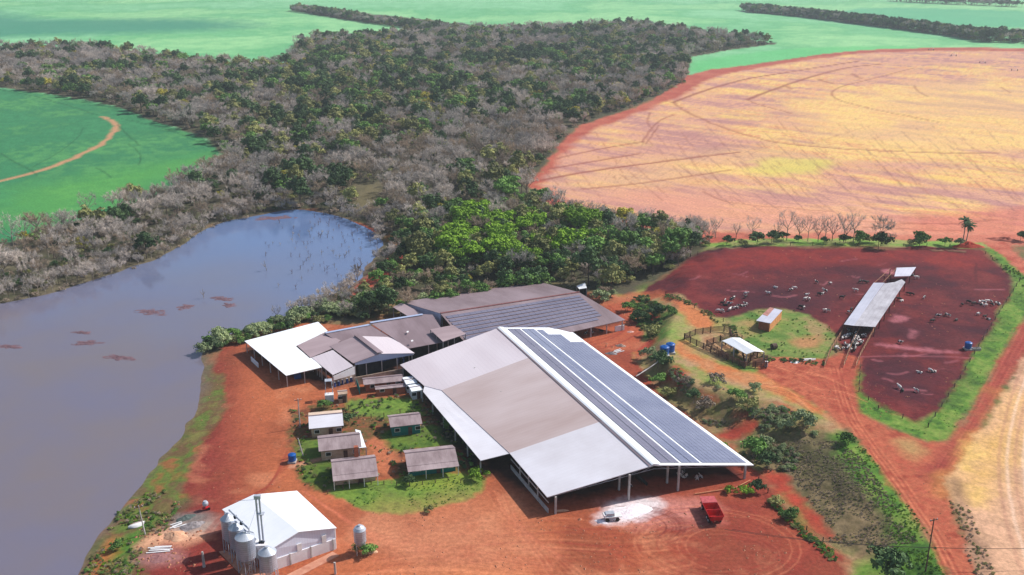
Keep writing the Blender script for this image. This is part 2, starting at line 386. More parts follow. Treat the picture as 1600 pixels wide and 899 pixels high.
for q in ([(1150,665),(1190,655),(1180,675),(1140,690),(1108,682)], [(1200,735),(1232,745),(1262,790),(1290,815),(1262,812),(1225,775)], [(1040,590),(1065,570),(1085,590),(1070,612),(1050,612)],
          [(995,565),(1030,525),(1012,528),(985,556)], [(1000,488),(1030,482),(1040,500),(1015,508)], [(1095,700),(1140,690),(1150,712),(1120,708)], [(1080,605),(1110,610),(1120,630),(1090,625)], [(1085,500),(1115,505),(1125,518),(1100,512)],
          [(1215,625),(1250,640),(1240,650),(1210,640)], [(1150,640),(1185,640),(1178,655),(1150,655)]):
    paint(q, RD, 1.5, 3, alpha=.9)
paint([(1035,505),(1062,500),(1070,540),(1110,560),(1055,552)], lin(128,150,72), 3, 4, alpha=.8)
paint([(1075,470),(1120,495),(1150,530),(1125,518),(1080,510),(1060,480)], lin(150,148,84), 3, 4, alpha=.8)
op = lin(200,110,70)
paint([(990,462),(1040,452),(1055,462),(1100,486),(1115,510),(1085,512),(1050,478),(1020,466)], op, 1.2, 3, alpha=.8)
paint([(1045,545),(1068,530),(1075,545),(1120,566),(1165,582),(1200,585),(1290,640),(1320,672),(1290,655),(1195,612),(1120,590),(1070,562)], ramp(con(N[4]), op, lin(190,126,84)), 1.5, 3, alpha=.85)
paint([(975,470),(1010,463),(1052,488),(1048,505),(1020,528),(1000,520),(985,495)], ramp(con(N[4]), lin(62,84,44), lin(100,100,56)), 2, 4, alpha=.9)
paint([(1005,490),(1030,484),(1036,500),(1018,506)], RD, 1, 2)
VG = ramp(con(N[4])*.6+con(N[1.2])*.4, lin(62,98,40), lin(92,130,48), lin(122,142,66))
paint([(1305,672),(1330,676),(1375,730),(1420,790),(1455,838),(1480,905),(1420,930),(1390,880),(1400,830),(1350,760),(1310,705)], VG, 1.2, 3, cls='grass_verge')
paint([(1330,910),(1370,868),(1440,848),(1482,880),(1490,930),(1330,930)], VG, 1.2, 3, cls='grass_verge')

# feedlot, its verges, the road
paint([(1530,380),(1560,380),(1620,425),(1620,480),(1570,548),(1515,645),(1482,688),(1450,690),(1395,668),(1340,645),(1325,590),(1330,560),(1345,545),(1440,655),(1585,440),(1540,392)], VG, 1, 2, cls='grass_verge', sm=0)
paint([(1110,378),(1540,378),(1560,390),(1100,392)], ramp(con(N[4]), lin(120,158,66), lin(150,150,90)), 1.5, 3, cls='grass_verge')
FL = [(1085,396),(1130,386),(1350,390),(1530,388),(1548,405),(1592,440),(1540,520),(1500,590),(1450,668),(1372,638),(1342,610),(1345,565),(1312,556),(1305,515),(1240,484),(1200,480),(1130,500),(1085,480),(1050,458),(990,456),(1055,425)]
flc = ramp(con(N[14])*.55+con(N[4])*.3+.15*N[1.2], lin(70,28,36), lin(88,32,40), lin(106,38,40), lin(124,52,50))
paint(FL, flc, .9, 2, cls='feedlot_ground', sm=1)
paint([(1050,420),(1130,388),(1540,392),(1560,420),(1400,412),(1200,415),(1100,430)], ramp(con(N[4]), lin(140,48,42), lin(116,38,40)), 4, 5, alpha=.75)
for q, a_ in (([(1110,450),(1200,440),(1300,430),(1390,432),(1320,500),(1240,480),(1150,490)], .6), ([(1380,500),(1520,505),(1540,520),(1510,545),(1390,530)], .5), ([(1350,560),(1440,560),(1500,575),(1450,650),(1370,620)], .55), ([(1430,430),(1580,440),(1530,515),(1420,495)], .35)):
    paint(q, lin(56,30,42), 7, 12, alpha=a_)
lp = lin(176,104,112)
for q, a_ in (([(1360,538),(1392,535),(1450,545),(1510,553),(1450,551),(1395,546)], .8), ([(1385,500),(1405,491),(1425,499),(1400,506)], .7), ([(1380,424),(1392,420),(1398,428)], .8), ([(1408,555),(1416,550),(1418,560)], .5), ([(1420,524),(1428,515),(1426,530)], .5)):
    paint(q, lp, .9, 2, alpha=a_)
for k in range(60):
    x0 = random.uniform(1080, 1540); y0 = random.uniform(400, 640); L_ = random.uniform(10, 45)
    if x0 > 1560-(y0-440)*.5 and y0 > 440 or (x0 < 1345 and y0 > 478): continue
    stroke([(x0, y0), (x0+L_*.5, y0+random.uniform(-3, 3)), (x0+L_, y0+random.uniform(-5, 5))], random.uniform(.4, 1.1), lp if k % 3 else lin(90,30,44), random.uniform(.2, .5))
stroke([(1345,385),(1440,392),(1540,388)], 3, lin(90,36,36), .6); stroke([(1340,558),(1440,556),(1520,560)], .8, lp, .4); stroke([(1448,505),(1530,512)], .8, lin(70,24,36), .6)
stroke([(1525,440),(1524,425),(1526,412)], 1, lin(80,26,34), .6)
paint([(1135,500),(1190,482),(1240,485),(1302,515),(1308,545),(1290,562),(1200,560),(1150,522)], ramp(con(N[4])*.7+con(N[14])*.3, lin(84,118,52), lin(118,134,68), lin(152,130,88)), .9, 2.5, cls='grass_verge')
paint([(1235,530),(1275,520),(1290,535),(1260,545)], lin(190,124,90), 2, 4, alpha=.7)
paint([(1160,505),(1180,500),(1190,515),(1170,520)], lin(180,134,92), 2, 3, alpha=.6)
roadc = ramp(con(N[4])*.6+con(N[1.2])*.4, lin(156,72,54), lin(178,98,72), lin(166,82,62))
ROAD = [(1178,562),(1215,558),(1290,564),(1312,552),(1345,560),(1335,600),(1343,645),(1395,672),(1450,692),(1482,690),(1517,646),(1572,550),(1612,478),(1700,470),(1600,555),(1560,622),(1515,700),(1482,752),(1490,800),(1510,845),(1536,930),(1490,930),(1480,900),(1452,836),(1415,785),(1372,725),(1325,672),(1285,640),(1230,606),(1188,584)]
paint(ROAD, roadc, .8, 1.5, cls='road', sm=0)
paint([(1540,380),(1568,378),(1600,405),(1680,440),(1680,480),(1598,428)], ramp(con(N[4]), lin(188,108,86), lin(168,80,64)), .8, 1.5, cls='road', sm=0)
paint([(1572,552),(1612,480),(1700,470),(1602,552),(1560,620),(1512,700),(1480,745),(1455,760),(1440,740),(1478,700),(1515,650)], lin(142,58,54), 1.5, 2, alpha=.75)
paint([(1400,690),(1430,690),(1445,708),(1425,718)], lin(170,140,90), 2, 3, alpha=.8)
paint([(1300,560),(1340,562),(1335,640),(1318,650),(1300,620)], lin(150,58,50), 3, 3, alpha=.5)
dk = lin(142,54,44); lt = lin(222,138,100)
for k in range(7):
    o = k*5.5-16
    stroke([(1305+o*.5,575),(1322+o*.6,640),(1350+o*.6,685),(1398+o*.7,745),(1444+o*.7,812),(1478+o*.8,870),(1500+o,935)], .3+.1*(k % 3), dk if k % 2 else lt, .38, brk=.4, seed=k)
    stroke([(1600+o,512),(1560+o*.7,585),(1515+o*.7,668),(1474+o*.6,730),(1452+o*.5,770)], .3+.1*(k % 3), dk if k % 2 else lin(190,96,80), .34, brk=.4, seed=k+3)
for k in range(14):
    x0 = random.uniform(1180, 1300); y0 = random.uniform(566, 610)
    stroke([(x0, y0), (x0+40, y0+random.uniform(0, 14)), (x0+80, y0+random.uniform(10, 46))], .45, dk if k % 2 else lt, .45)
tan = ramp(con(S2)*.5+con(N[14])*.5, lin(196,152,122), lin(212,166,134), lin(186,146,116))
paint([(1700,462),(1606,552),(1562,622),(1516,702),(1486,752),(1494,800),(1516,845),(1542,930),(1900,930),(1900,440)], tan, .8, 2, cls='stubble_field', sm=0)
paint([(1560,640),(1590,600),(1600,640),(1545,760),(1525,790),(1505,770),(1520,710)], lin(216,172,84), 6, 7, alpha=.6)
paint([(1505,690),(1528,700),(1525,720),(1506,735)], yel, 2, 3, alpha=.7); paint([(1515,765),(1540,760),(1538,785),(1520,800)], yel, 2, 3, alpha=.7)
paint([(1486,752),(1500,750),(1515,800),(1530,850),(1560,930),(1540,930),(1516,845),(1495,800)], lin(128,98,80), 1.5, 2, alpha=.7)
for k in range(9):
    stroke([(1620-k*2+k*14,520),(1570+k*12,640),(1556+k*13,760),(1600+k*14,905)], .7, lin(236,206,182) if k % 2 else lin(170,120,100), .4)

# farmyard
t1 = 0; _ = sst(-40, 60, gx-(gy-165)*.2)
yc = ramp(np.clip(sst(-10, 50, gx)*.75+con(N[14])*.25, 0, 1), lin(176,100,66), lin(158,82,56), lin(138,56,46))
t2 = 1-sst(-62, -42, gx+ (gy-165)*.3)
yc = yc*(1-t2[:, None])+lin(130,54,48)*t2[:, None]
yc = yc*(.84+.3*N[4][:, None]); bw = (con(N[14], .52, .72)*.45)[:, None]; yc = yc*(1-bw)+lin(140,78,54)*bw; bw = (con(fbm(gx, gy, 9, 4, 141), .58, .75)*.35)[:, None]; yc = yc*(1-bw)+lin(206,140,104)*bw
YARD = [(345,548),(350,535),(385,520),(450,508),(510,504),(560,512),(640,500),(700,490),(840,462),(905,462),(940,474),(985,470),(1002,500),(1003,535),(985,552),(1000,575),(1025,608),(1100,668),(1183,738),(1243,816),(1310,869),(1340,960),(60,960),(110,910),(160,860),(200,790),(215,775),(260,730),(300,680),(330,620),(335,580)]
paint(YARD, yc, .8, 2, cls='dirt_yard', sm=0)
paint([(895,455),(950,465),(1000,455),(1040,452),(1030,466),(985,474),(1000,500),(1003,530),(985,548),(930,545),(905,520),(985,505),(940,475)], lin(176,92,64), 1.2, 2, alpha=.7)
for a, b in (((900,545),(985,512)), ((920,536),(995,500)), ((905,552),(1000,520)), ((985,505),(950,478))):
    stroke([a, ((a[0]+b[0])/2+8, (a[1]+b[1])/2+5), b], .7, dk, .6)
SHO = ramp(con(N[4])*.6+con(N[14])*.4, lin(120,116,64), lin(110,84,60), lin(96,118,52), lin(150,94,60))
paint([(70,960),(125,905),(145,870),(185,802),(205,772),(245,725),(290,675),(315,625),(322,582),(345,590),(345,640),(318,700),(290,745),(292,790),(262,830),(228,880),(210,960)], SHO, 1, 3, cls='shore', sm=0)
paint([(185,852),(215,825),(235,800),(246,812),(225,838),(195,866),(175,880)], lin(76,122,44), 1.2, 2.5, alpha=.9)
paint([(135,905),(150,870),(175,835),(180,850),(165,890),(165,930)], lin(180,108,60), 1.5, 2.5, alpha=.8)
paint([(240,830),(262,800),(300,775),(300,790),(265,830),(230,885),(205,930),(180,930)], lin(96,70,56), 2, 3, alpha=.8)
for px, py, rx, c_ in ((275,838,3.6,lin(224,168,134)), (250,872,3.2,lin(160,112,108)), (297,826,3.4,lin(160,140,130)), (290,812,2.6,lin(120,112,108))):
    p = Pt(px, py); stroke([(p[0]-.6*rx, p[1]-.2), (p[0]+.6*rx, p[1]+.2)], rx*1.6, c_, .95, world=True, sm=0)
wp = [(926,824),(924,812),(940,797),(966,784),(1005,778),(1040,782),(1024,800),(988,814),(962,822)]
paint([(930,826),(930,806),(960,785),(1010,778),(1080,775),(1110,790),(1100,815),(1040,818),(985,824)], lin(206,140,130), 3, 4, alpha=.65)
paint(wp, lin(226,214,216), 1.2, 1.6, alpha=.95)
# tyre marks in the yard: real world curves
def arc(cx_, cy_, r, a0, a1, e=1., rot=0, n=14):
    o = []
    for i in range(n):
        a = R(a0+(a1-a0)*i/(n-1)); x = r*math.cos(a); y = r*e*math.sin(a); o.append((cx_+x*math.cos(rot)-y*math.sin(rot), cy_+x*math.sin(rot)+y*math.cos(rot)))
    return o
pc = Pt(1130, 850)
for k in range(26):
    r = random.uniform(5, 21); a0 = random.uniform(0, 360); dx, dy = random.uniform(-5, 5), random.uniform(-3, 3); al = random.uniform(.12, .38)
    for o in (0, 1.7):
        stroke(arc(pc[0]+dx, pc[1]+dy, r+o, a0, a0+random.uniform(80, 200), .72), .35, dk if k % 4 else lt, al, world=True, sm=0)
pc = Pt(1000, 822)
for k in range(10):
    r = random.uniform(3, 8); a0 = random.uniform(-80, 60)
    for o in (0, 1.5): stroke(arc(pc[0]+random.uniform(-1, 1), pc[1], r+o, a0, a0+110, .8), .3, lin(110,46,42), .4, world=True, sm=0)
for k in range(16):
    y0 = 815+k*5.2
    stroke([(560+random.uniform(-30, 30), y0+20), (700, y0+8+random.uniform(-6, 6)), (840, y0-6+random.uniform(-8, 8)), (960+random.uniform(-40, 60), y0+random.uniform(-14, 8)), (1080, y0-10)], .5, dk if k % 3 else lt, random.uniform(.2, .45), brk=.42, seed=k)
for k in range(12):
    o = k*6
    stroke([(470+o*.3,765+o*.2),(505+o*.4,790+o*.3),(560+o*.5,822+o*.4),(640+o*.6,850+o*.3),(760,862+o*.4),(860,880+o*.3)], .55, lt if k % 2 else dk, .3, brk=.4, seed=k+7)
    stroke([(760+o*.5,760+o*.3),(775+o*.6,800+o*.4),(820+o*.8,840+o*.4),(860+o,905)], .45, dk if k % 2 else lt, .3, brk=.4, seed=k+27)
for k in range(10):
    stroke([(470-k*8,905),(480-k*9,860),(520-k*4,905+k)], .4, dk, .2)
    stroke([(345-k*8,900),(350-k*4,850),(352-k*3,820),(420-k*3,770),(450,700+k*6)], .5, dk, .35, brk=.45, seed=k+70)
stroke([(540,905),(620,890),(700,888),(800,900)], 1.2, lt, .5)
paint([(540,915),(600,892),(720,885),(850,900),(900,930)], lin(222,140,92), 2, 3, alpha=.4)
# gardens
paint([(450,640),(548,622),(600,618),(660,612),(740,700),(760,745),(640,742),(560,752),(508,768),(480,765),(462,730)], ramp(con(N[4])*.6+con(N[1.2])*.4, lin(92,58,42), lin(150,88,60), lin(78,82,46), lin(128,76,54)), .8, 2, sm=0, alpha=.9)
LW = ramp(con(N[4])*.6+con(N[1.2])*.4, lin(82,112,46), lin(112,138,56), lin(98,116,54))
paint([(508,768),(545,752),(590,752),(640,742),(700,742),(755,745),(757,762),(735,778),(690,790),(625,806),(575,800),(530,782)], LW, .6, 1.5, cls='lawn')
paint([(640,742),(700,740),(730,745),(690,765),(640,768)], lin(142,156,58), 2, 3, alpha=.5)
paint([(548,622),(600,618),(655,620),(668,645),(640,655),(560,652),(545,640)], LW, .8, 2, cls='lawn')
paint([(462,690),(505,682),(520,700),(520,715),(470,722)], LW*.8, .8, 2, cls='lawn')
paint([(470,726),(520,718),(535,750),(530,762),(500,766),(475,748)], LW*.65, .8, 2, cls='lawn')
paint([(600,672),(660,665),(720,668),(735,700),(700,695),(620,705),(592,700)], LW*.75, .8, 2, cls='lawn')
paint([(575,680),(612,700),(625,730),(600,750),(578,720)], lin(178,106,74), 1, 2)
stroke([(460,728),(490,720),(506,716)], 1.6, lin(196,140,112), .9)
paint([(575,812),(700,790),(800,790),(850,850),(800,880),(620,880),(560,850)], ramp(con(N[4]), lin(204,136,102), lin(190,122,92)), 8, 6, alpha=.6)
BED_SHADE = ramp(con(N[4]), lin(30,26,28), lin(46,36,34))  # bedding, blackened further so its colour carries the shade under the roofs
paint([(860,788),(1026,748),(1160,745),(900,530),(660,590),(760,735)], BED_SHADE, 1.5, 1.5, sm=0, alpha=.85)
paint([(905,516),(970,505),(900,462),(690,495),(760,525)], BED_SHADE, 1.5, 1.5, sm=0, alpha=.9)
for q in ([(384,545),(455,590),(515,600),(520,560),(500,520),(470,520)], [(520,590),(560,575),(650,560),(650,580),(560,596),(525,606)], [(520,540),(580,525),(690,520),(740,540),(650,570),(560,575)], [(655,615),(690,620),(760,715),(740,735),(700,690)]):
    paint(q, BED_SHADE, 1., 1.2, sm=0, alpha=.85)  # last patch is the shade below the left eave, painted on the soil
# pond: muddy shallows and red silt
si = sdf(gx, gy, POND, 30)
CL[si > 0] = cid('pond_bed')
a = sst(-3, 3, si+J1*4); C[:] = C*(1-a[:, None])+ramp(con(N[14]), lin(120,96,84), lin(104,98,90))*a[:, None]
paint([(545,470),(568,440),(600,410),(640,372),(655,378),(640,410),(600,440),(570,455),(550,478)], lin(176,82,62), 1.5, 4, cls='shore')
paint([(598,368),(640,366),(650,376),(612,384)], lin(200,130,60), 1.5, 3, cls='shore')
paint([(540,345),(570,348),(595,362),(575,366),(545,354)], lin(176,86,66), 1.2, 3); paint([(430,330),(500,325),(470,334),(425,340)], lin(140,86,66), 1.5, 3)
paint([(0,470),(200,415),(262,392),(330,346),(345,350),(270,404),(200,428),(0,485)], lin(104,96,76), 1.5, 3, alpha=.8)
# ground object building
C = np.clip(C*(.93+.14*N[1.2][:, None]), 0, 1)
gm = bpy.data.materials.new('soil_and_plants'); gm.use_nodes = True; n = gm.node_tree; b = n.nodes['Principled BSDF']
b.inputs['Roughness'].default_value = .95; b.inputs['Specular IOR Level'].default_value = .15
at = n.nodes.new('ShaderNodeAttribute'); at.attribute_name = 'soil'
geo = n.nodes.new('ShaderNodeNewGeometry')
nz = n.nodes.new('ShaderNodeTexNoise'); nz.inputs['Scale'].default_value = 1.1; nz.inputs['Detail'].default_value = 8; nz.inputs['Roughness'].default_value = .7
n.links.new(geo.outputs['Position'], nz.inputs['Vector'])
mr = n.nodes.new('ShaderNodeMapRange'); mr.inputs[1].default_value = .3; mr.inputs[2].default_value = .7; mr.inputs[3].default_value = .66; mr.inputs[4].default_value = 1.28
n.links.new(nz.outputs[0], mr.inputs[0])
vm = n.nodes.new('ShaderNodeVectorMath'); vm.operation = 'SCALE'; n.links.new(at.outputs['Color'], vm.inputs[0]); n.links.new(mr.outputs[0], vm.inputs['Scale'])
n.links.new(vm.outputs[0], b.inputs['Base Color'])
bp = n.nodes.new('ShaderNodeBump'); bp.inputs['Strength'].default_value = .5; bp.inputs['Distance'].default_value = .25
n.links.new(nz.outputs[0], bp.inputs['Height']); n.links.new(bp.outputs[0], b.inputs['Normal'])
idx = np.arange(NR*NC).reshape(NR, NC)
F = np.stack([idx[:-1, :-1], idx[:-1, 1:], idx[1:, 1:], idx[1:, :-1]], -1).reshape(-1, 4)
V = np.stack([gx, gy, gh], -1)
fc = CL[F[:, 0]]
# drop specks: a face takes the class most of its neighbourhood has
g = fc.reshape(NR-1, NC-1); K = len(NAMES)
for _ in range(2):
    cnt = np.stack([sum(np.roll(np.roll((g == k).astype(np.int16), i, 0), j, 1) for i in (-2, -1, 0, 1, 2) for j in (-2, -1, 0, 1, 2)) for k in range(K)], 0); g = cnt.argmax(0)
fc = g.ravel()
for k, nm in enumerate(NAMES):
    f = F[fc == k]
    if not len(f): continue
    u, inv = np.unique(f, return_inverse=True)
    me = mesh_np(nm, V[u], inv.reshape(-1, 4), gm, True)
    ca_ = me.color_attributes.new('soil', 'FLOAT_COLOR', 'POINT')
    ca_.data.foreach_set('color', np.concatenate([C[u], np.ones((len(u), 1))], 1).astype(np.float32).ravel())
    o = bpy.data.objects.new(nm, me); COL.objects.link(o); o['kind'] = 'structure'
# water
wm = mat('pond_water', lin(112,108,126), .08, c2=lin(120,110,112), ns=60, bump=.05, bs=1.5, spec=.5)
n = wm.node_tree; gq = n.nodes.new('ShaderNodeNewGeometry'); sq = n.nodes.new('ShaderNodeSeparateXYZ'); n.links.new(gq.outputs['Position'], sq.inputs[0]); bq = n.nodes['Principled BSDF']; src = bq.inputs['Base Color'].links[0].from_socket
nq = n.nodes.new('ShaderNodeTexNoise'); nq.inputs['Scale'].default_value = .018; n.links.new(gq.outputs['Position'], nq.inputs['Vector'])
def mth(op, a, b):
    q = n.nodes.new('ShaderNodeMath'); q.operation = op
    for i, v in enumerate((a, b)):
        if isinstance(v, (int, float)): q.inputs[i].default_value = v
        else: n.links.new(v, q.inputs[i])
    return q.outputs[0]
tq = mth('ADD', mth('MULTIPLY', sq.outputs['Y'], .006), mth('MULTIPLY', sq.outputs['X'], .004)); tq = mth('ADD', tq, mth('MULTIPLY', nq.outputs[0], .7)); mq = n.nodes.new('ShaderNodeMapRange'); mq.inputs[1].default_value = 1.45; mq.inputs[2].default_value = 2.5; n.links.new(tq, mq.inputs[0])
xq = n.nodes.new('ShaderNodeMix'); xq.data_type = 'RGBA'; n.links.new(mq.outputs[0], xq.inputs[0]); n.links.new(src, xq.inputs[6]); xq.inputs[7].default_value = tuple(lin(94,124,170))+(1,); n.links.new(xq.outputs[2], bq.inputs['Base Color'])  # blue of the reflected sky mixed into the base colour towards the far end
wp_ = [p for p in PONDPX]
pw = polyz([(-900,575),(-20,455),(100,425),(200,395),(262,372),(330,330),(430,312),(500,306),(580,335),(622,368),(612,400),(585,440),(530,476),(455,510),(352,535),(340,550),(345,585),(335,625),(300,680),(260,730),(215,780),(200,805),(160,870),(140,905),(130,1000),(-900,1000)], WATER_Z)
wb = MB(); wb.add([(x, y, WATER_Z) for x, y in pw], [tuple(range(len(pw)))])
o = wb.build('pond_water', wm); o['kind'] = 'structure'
if o.data.polygons[0].normal.z < 0: o.data.flip_normals()
# air
if HAZE:
    hb = MB(); hb.box((0, 6900, 55), (60000, 14300, 150)); 
    hm = bpy.data.materials.new('air'); hm.use_nodes = True; n = hm.node_tree; n.nodes.remove(n.nodes['Principled BSDF'])
    pv = n.nodes.new('ShaderNodeVolumePrincipled'); pv.inputs['Color'].default_value = (.82, .93, 1, 1); pv.inputs['Density'].default_value = HAZE; pv.inputs['Anisotropy'].default_value = .2
    n.links.new(pv.outputs[0], n.nodes['Material Output'].inputs['Volume'])
    ho = hb.build('haze', hm); ho['kind'] = 'stuff'
# ---------------------------------------------------------------- trees
def leafmat(name, c, var=.5, trans=0):
    m = bpy.data.materials.new(name); m.use_nodes = True; n = m.node_tree; b = n.nodes['Principled BSDF']
    b.inputs['Roughness'].default_value = .8; b.inputs['Specular IOR Level'].default_value = .15
    tc = n.nodes.new('ShaderNodeTexCoord'); nz = n.nodes.new('ShaderNodeTexNoise'); nz.inputs['Scale'].default_value = .55; nz.inputs['Detail'].default_value = 3
    n.links.new(tc.outputs['Object'], nz.inputs['Vector'])
    oi = n.nodes.new('ShaderNodeObjectInfo')
    ad = n.nodes.new('ShaderNodeMath'); ad.operation = 'ADD'; n.links.new(nz.outputs[0], ad.inputs[0]); n.links.new(oi.outputs['Random'], ad.inputs[1])
    mr = n.nodes.new('ShaderNodeMapRange'); mr.inputs[1].default_value = .3; mr.inputs[2].default_value = 1.6; n.links.new(ad.outputs[0], mr.inputs[0])
    mx = n.nodes.new('ShaderNodeMix'); mx.data_type = 'RGBA'; mx.inputs[6].default_value = tuple(np.array(c)*(1-var))+(1,)
    c2 = np.array(c)*(1+var); mx.inputs[7].default_value = (min(1, c2[0]*1.1), c2[1], c2[2]*.9, 1)
    n.links.new(mr.outputs[0], mx.inputs[0]); n.links.new(mx.outputs[2], b.inputs['Base Color'])
    return m
BARK = mat('bark', lin(120,106,98), c2=lin(84,72,66), ns=1)
PALEBARK = mat('pale_bark', lin(176,164,152), c2=lin(130,116,106), ns=1)
LM = {'dark': leafmat('dark_leaves', lin(72,98,64)), 'olive': leafmat('olive_leaves', lin(136,142,92)), 'lime': leafmat('bright_leaves', lin(116,156,50), .4),
      'silver': leafmat('silver_leaves', lin(138,156,116), .4), 'mid': leafmat('mid_green_leaves', lin(98,136,70)),
      'bare': leafmat('grey_twigs', lin(184,180,178), .4), 'brown': leafmat('brown_twigs', lin(158,146,132), .38), 'yellow': leafmat('yellow_leaves', lin(164,160,66), .3)}
def quads(P, U, Vv):
    n = len(P); V = np.empty((n, 4, 3)); V[:, 0] = P-U-Vv; V[:, 1] = P+U-Vv; V[:, 2] = P+U+Vv; V[:, 3] = P-U+Vv
    return V.reshape(-1, 3), np.arange(4*n).reshape(n, 4)
def unit(v): return v/(np.linalg.norm(v, axis=-1, keepdims=True)+1e-9)
def leafy_mesh(name, seed, Rr, Ht, nc, nl, ls=.42, flat=.75, base=.3):
    r = np.random.default_rng(seed); ce = []
    for i in range(nc):
        d = unit(r.normal(size=3)); d[2] = abs(d[2])*1.1-.35; k = r.uniform(.35, .95)
        ce.append([d[0]*Rr*k*(1+.25*math.sin(3*math.atan2(d[1], d[0])+seed)), d[1]*Rr*k, Ht*(base+(1-base)*.5)+d[2]*Ht*(1-base)*.5*k*1.1])
    ce = np.array(ce); P = []; Nn = []
    for c in ce:
        cr = r.uniform(.22, .4)*Rr; d = unit(r.normal(size=(nl, 3))); d[:, 2] = np.where(d[:, 2] < -.3, -d[:, 2], d[:, 2])
        q = d*cr*r.uniform(.65, 1.08, (nl, 1))*np.array([1, 1, flat]); P.append(c+q); Nn.append(unit(d+r.normal(size=(nl, 3))*.45))
    P = np.concatenate(P); Nn = np.concatenate(Nn)
    U = unit(np.cross(Nn, r.normal(size=Nn.shape))); W = np.cross(Nn, U); s = r.uniform(.6, 1.3, (len(P), 1))*ls
    V, F = quads(P, U*s*.5, W*s*.38)
    return V, F, ce
def trunk_mb(ce, Ht, rb=.22, lean=.2, seed=0, k=6):
    r = random.Random(seed); m = ML(); top = Vector((r.uniform(-lean, lean), r.uniform(-lean, lean), Ht*.55))
    mid = Vector((top.x*.3+r.uniform(-.15, .15), top.y*.3, Ht*.28)); m.tube((0, 0, -.8), mid, rb, rb*.75, 6); m.tube(mid, top, rb*.75, rb*.45, 6)
    for c in list(ce)[:k]: m.tube(mid.lerp(top, r.uniform(.1, 1)), Vector(c), rb*.35, .04, 4, False)
    return m
def bare_mesh(seed, Rr, Ht, rb=.17, tw=1000, tlen=1.1, thick=.075, up=.55):
    r = np.random.default_rng(seed); m = ML(); tips = []; stack = []
    fork = Ht*r.uniform(.25, .4); m.tube((0, 0, -.8), (0, 0, fork), rb, rb*.7, 6)
    for i in range(6):
        a = i*2*math.pi/6+r.uniform(-.5, .5); stack.append((np.array([0, 0, fork*r.uniform(.75, 1)]), unit(np.array([math.cos(a), math.sin(a), r.uniform(.7, 2.0)])), Ht*.34, rb*.5, 0))
    segs = []
    while stack:
        p, d, L, rr, lv = stack.pop(); q = p+d*L*r.uniform(.75, 1.1)
        rad = math.hypot(q[0], q[1]); 
        if rad > Rr: q[:2] *= Rr/rad
        q[2] = min(q[2], Ht*r.uniform(.9, 1)); m.tube(p, q, rr, rr*.55, 4 if lv else 5, False); segs.append((p, q, lv))
        if lv < 2:
            for _ in range(3 if lv == 0 else 3): stack.append((p+(q-p)*r.uniform(.5, 1), unit(d+r.normal(size=3)*.55+np.array([0, 0, .15])), L*.62, rr*.5, lv+1))
    sg = [s for s in segs if s[2] >= 1]; k = r.integers(0, len(sg), tw); A = np.array([sg[i][0] for i in k]); B = np.array([sg[i][1] for i in k])
    P = A+(B-A)*r.uniform(.2, 1.15, (tw, 1)); d = unit(unit(B-A)*.5+r.normal(size=(tw, 3))*.75+np.array([0, 0, .35])); L = r.uniform(.5, 1.2, (tw, 1))*tlen
    s = unit(np.cross(d, r.normal(size=(tw, 3))))*thick*.5
    V = np.stack([P-s, P+s, P+d*L], 1).reshape(-1, 3); F = np.arange(3*tw).reshape(tw, 3)
    return m, V, F
VAR = {}      # variant -> (crown mesh, trunk mesh)
def mk_leafy(key, lm, seed, Rr, Ht, nc, nl, ls, rb=.22, base=.14, flat=.75):
    V, F, ce = leafy_mesh(key, seed, Rr, Ht, nc, nl, ls, flat, base); cm = mesh_np('crown', V, F, LM[lm])
    t = trunk_mb(ce, Ht, rb, seed=seed); tm = bpy.data.meshes.new('trunk'); tm.from_pydata(t.v, [], t.f); tm.materials.append(BARK); VAR[key] = (cm, tm)
def mk_bare(key, lm, seed, Rr, Ht, **k):
    t, V, F = bare_mesh(seed, Rr, Ht, **k); cm = mesh_np('crown', V, F, LM[lm]); tm = bpy.data.meshes.new('trunk'); tm.from_pydata(t.v, [], t.f); tm.materials.append(PALEBARK if seed % 2 else BARK); VAR[key] = (cm, tm)
for i in range(3): mk_bare('bare%d' % i, 'bare', 10+i, 4.6, 10.5+i, tw=1700)
mk_bare('brown0', 'brown', 21, 4.4, 10, tw=1700); mk_bare('brown1', 'brown', 24, 4.8, 11.5, tw=1700)
mk_bare('thin0', 'bare', 31, 3.0, 12.5, tw=420, up=.9); mk_bare('thin1', 'bare', 34, 2.4, 11, tw=300)
for i in range(2):
    mk_leafy('dark%d' % i, 'dark', 40+i, 4.2, 11.5, 36, 46, .62); mk_leafy('olive%d' % i, 'olive', 50+i, 4.2, 10.5, 30, 44, .6); mk_leafy('mid%d' % i, 'mid', 60+i, 4.2, 10.5, 30, 44, .6)
mk_leafy('lime0', 'lime', 70, 5.2, 12, 34, 60, .6, base=.3); mk_leafy('lime1', 'lime', 71, 4.6, 11, 30, 56, .58, base=.3)
mk_leafy('silver0', 'silver', 80, 3.6, 5.0, 26, 46, .42, .12, .05); mk_leafy('yellow0', 'yellow', 84, 3.8, 9, 24, 34, .5)
mk_leafy('bush0', 'mid', 90, 2.6, 3.4, 20, 44, .34, .08, .0); mk_leafy('bush1', 'dark', 91, 2.4, 3.6, 20, 44, .34, .08, .0); mk_leafy('bush2', 'olive', 92, 2.4, 2.8, 18, 40, .32, .08, .0); mk_leafy('tuft0', 'lime', 93, 2.2, 2.0, 14, 40, .3, .06, 0); mk_leafy('bush3', 'brown', 94, 2.4, 2.6, 16, 40, .26, .06, 0)
DESC = {'bare': 'leafless pale grey tree', 'brown': 'leafless brownish tree', 'thin': 'tall thin leafless tree', 'dark': 'dark evergreen tree', 'olive': 'olive green tree', 'mid': 'full mid green tree', 'lime': 'bright lime green tree', 'silver': 'round silvery shrub', 'yellow': 'yellowish green tree'}
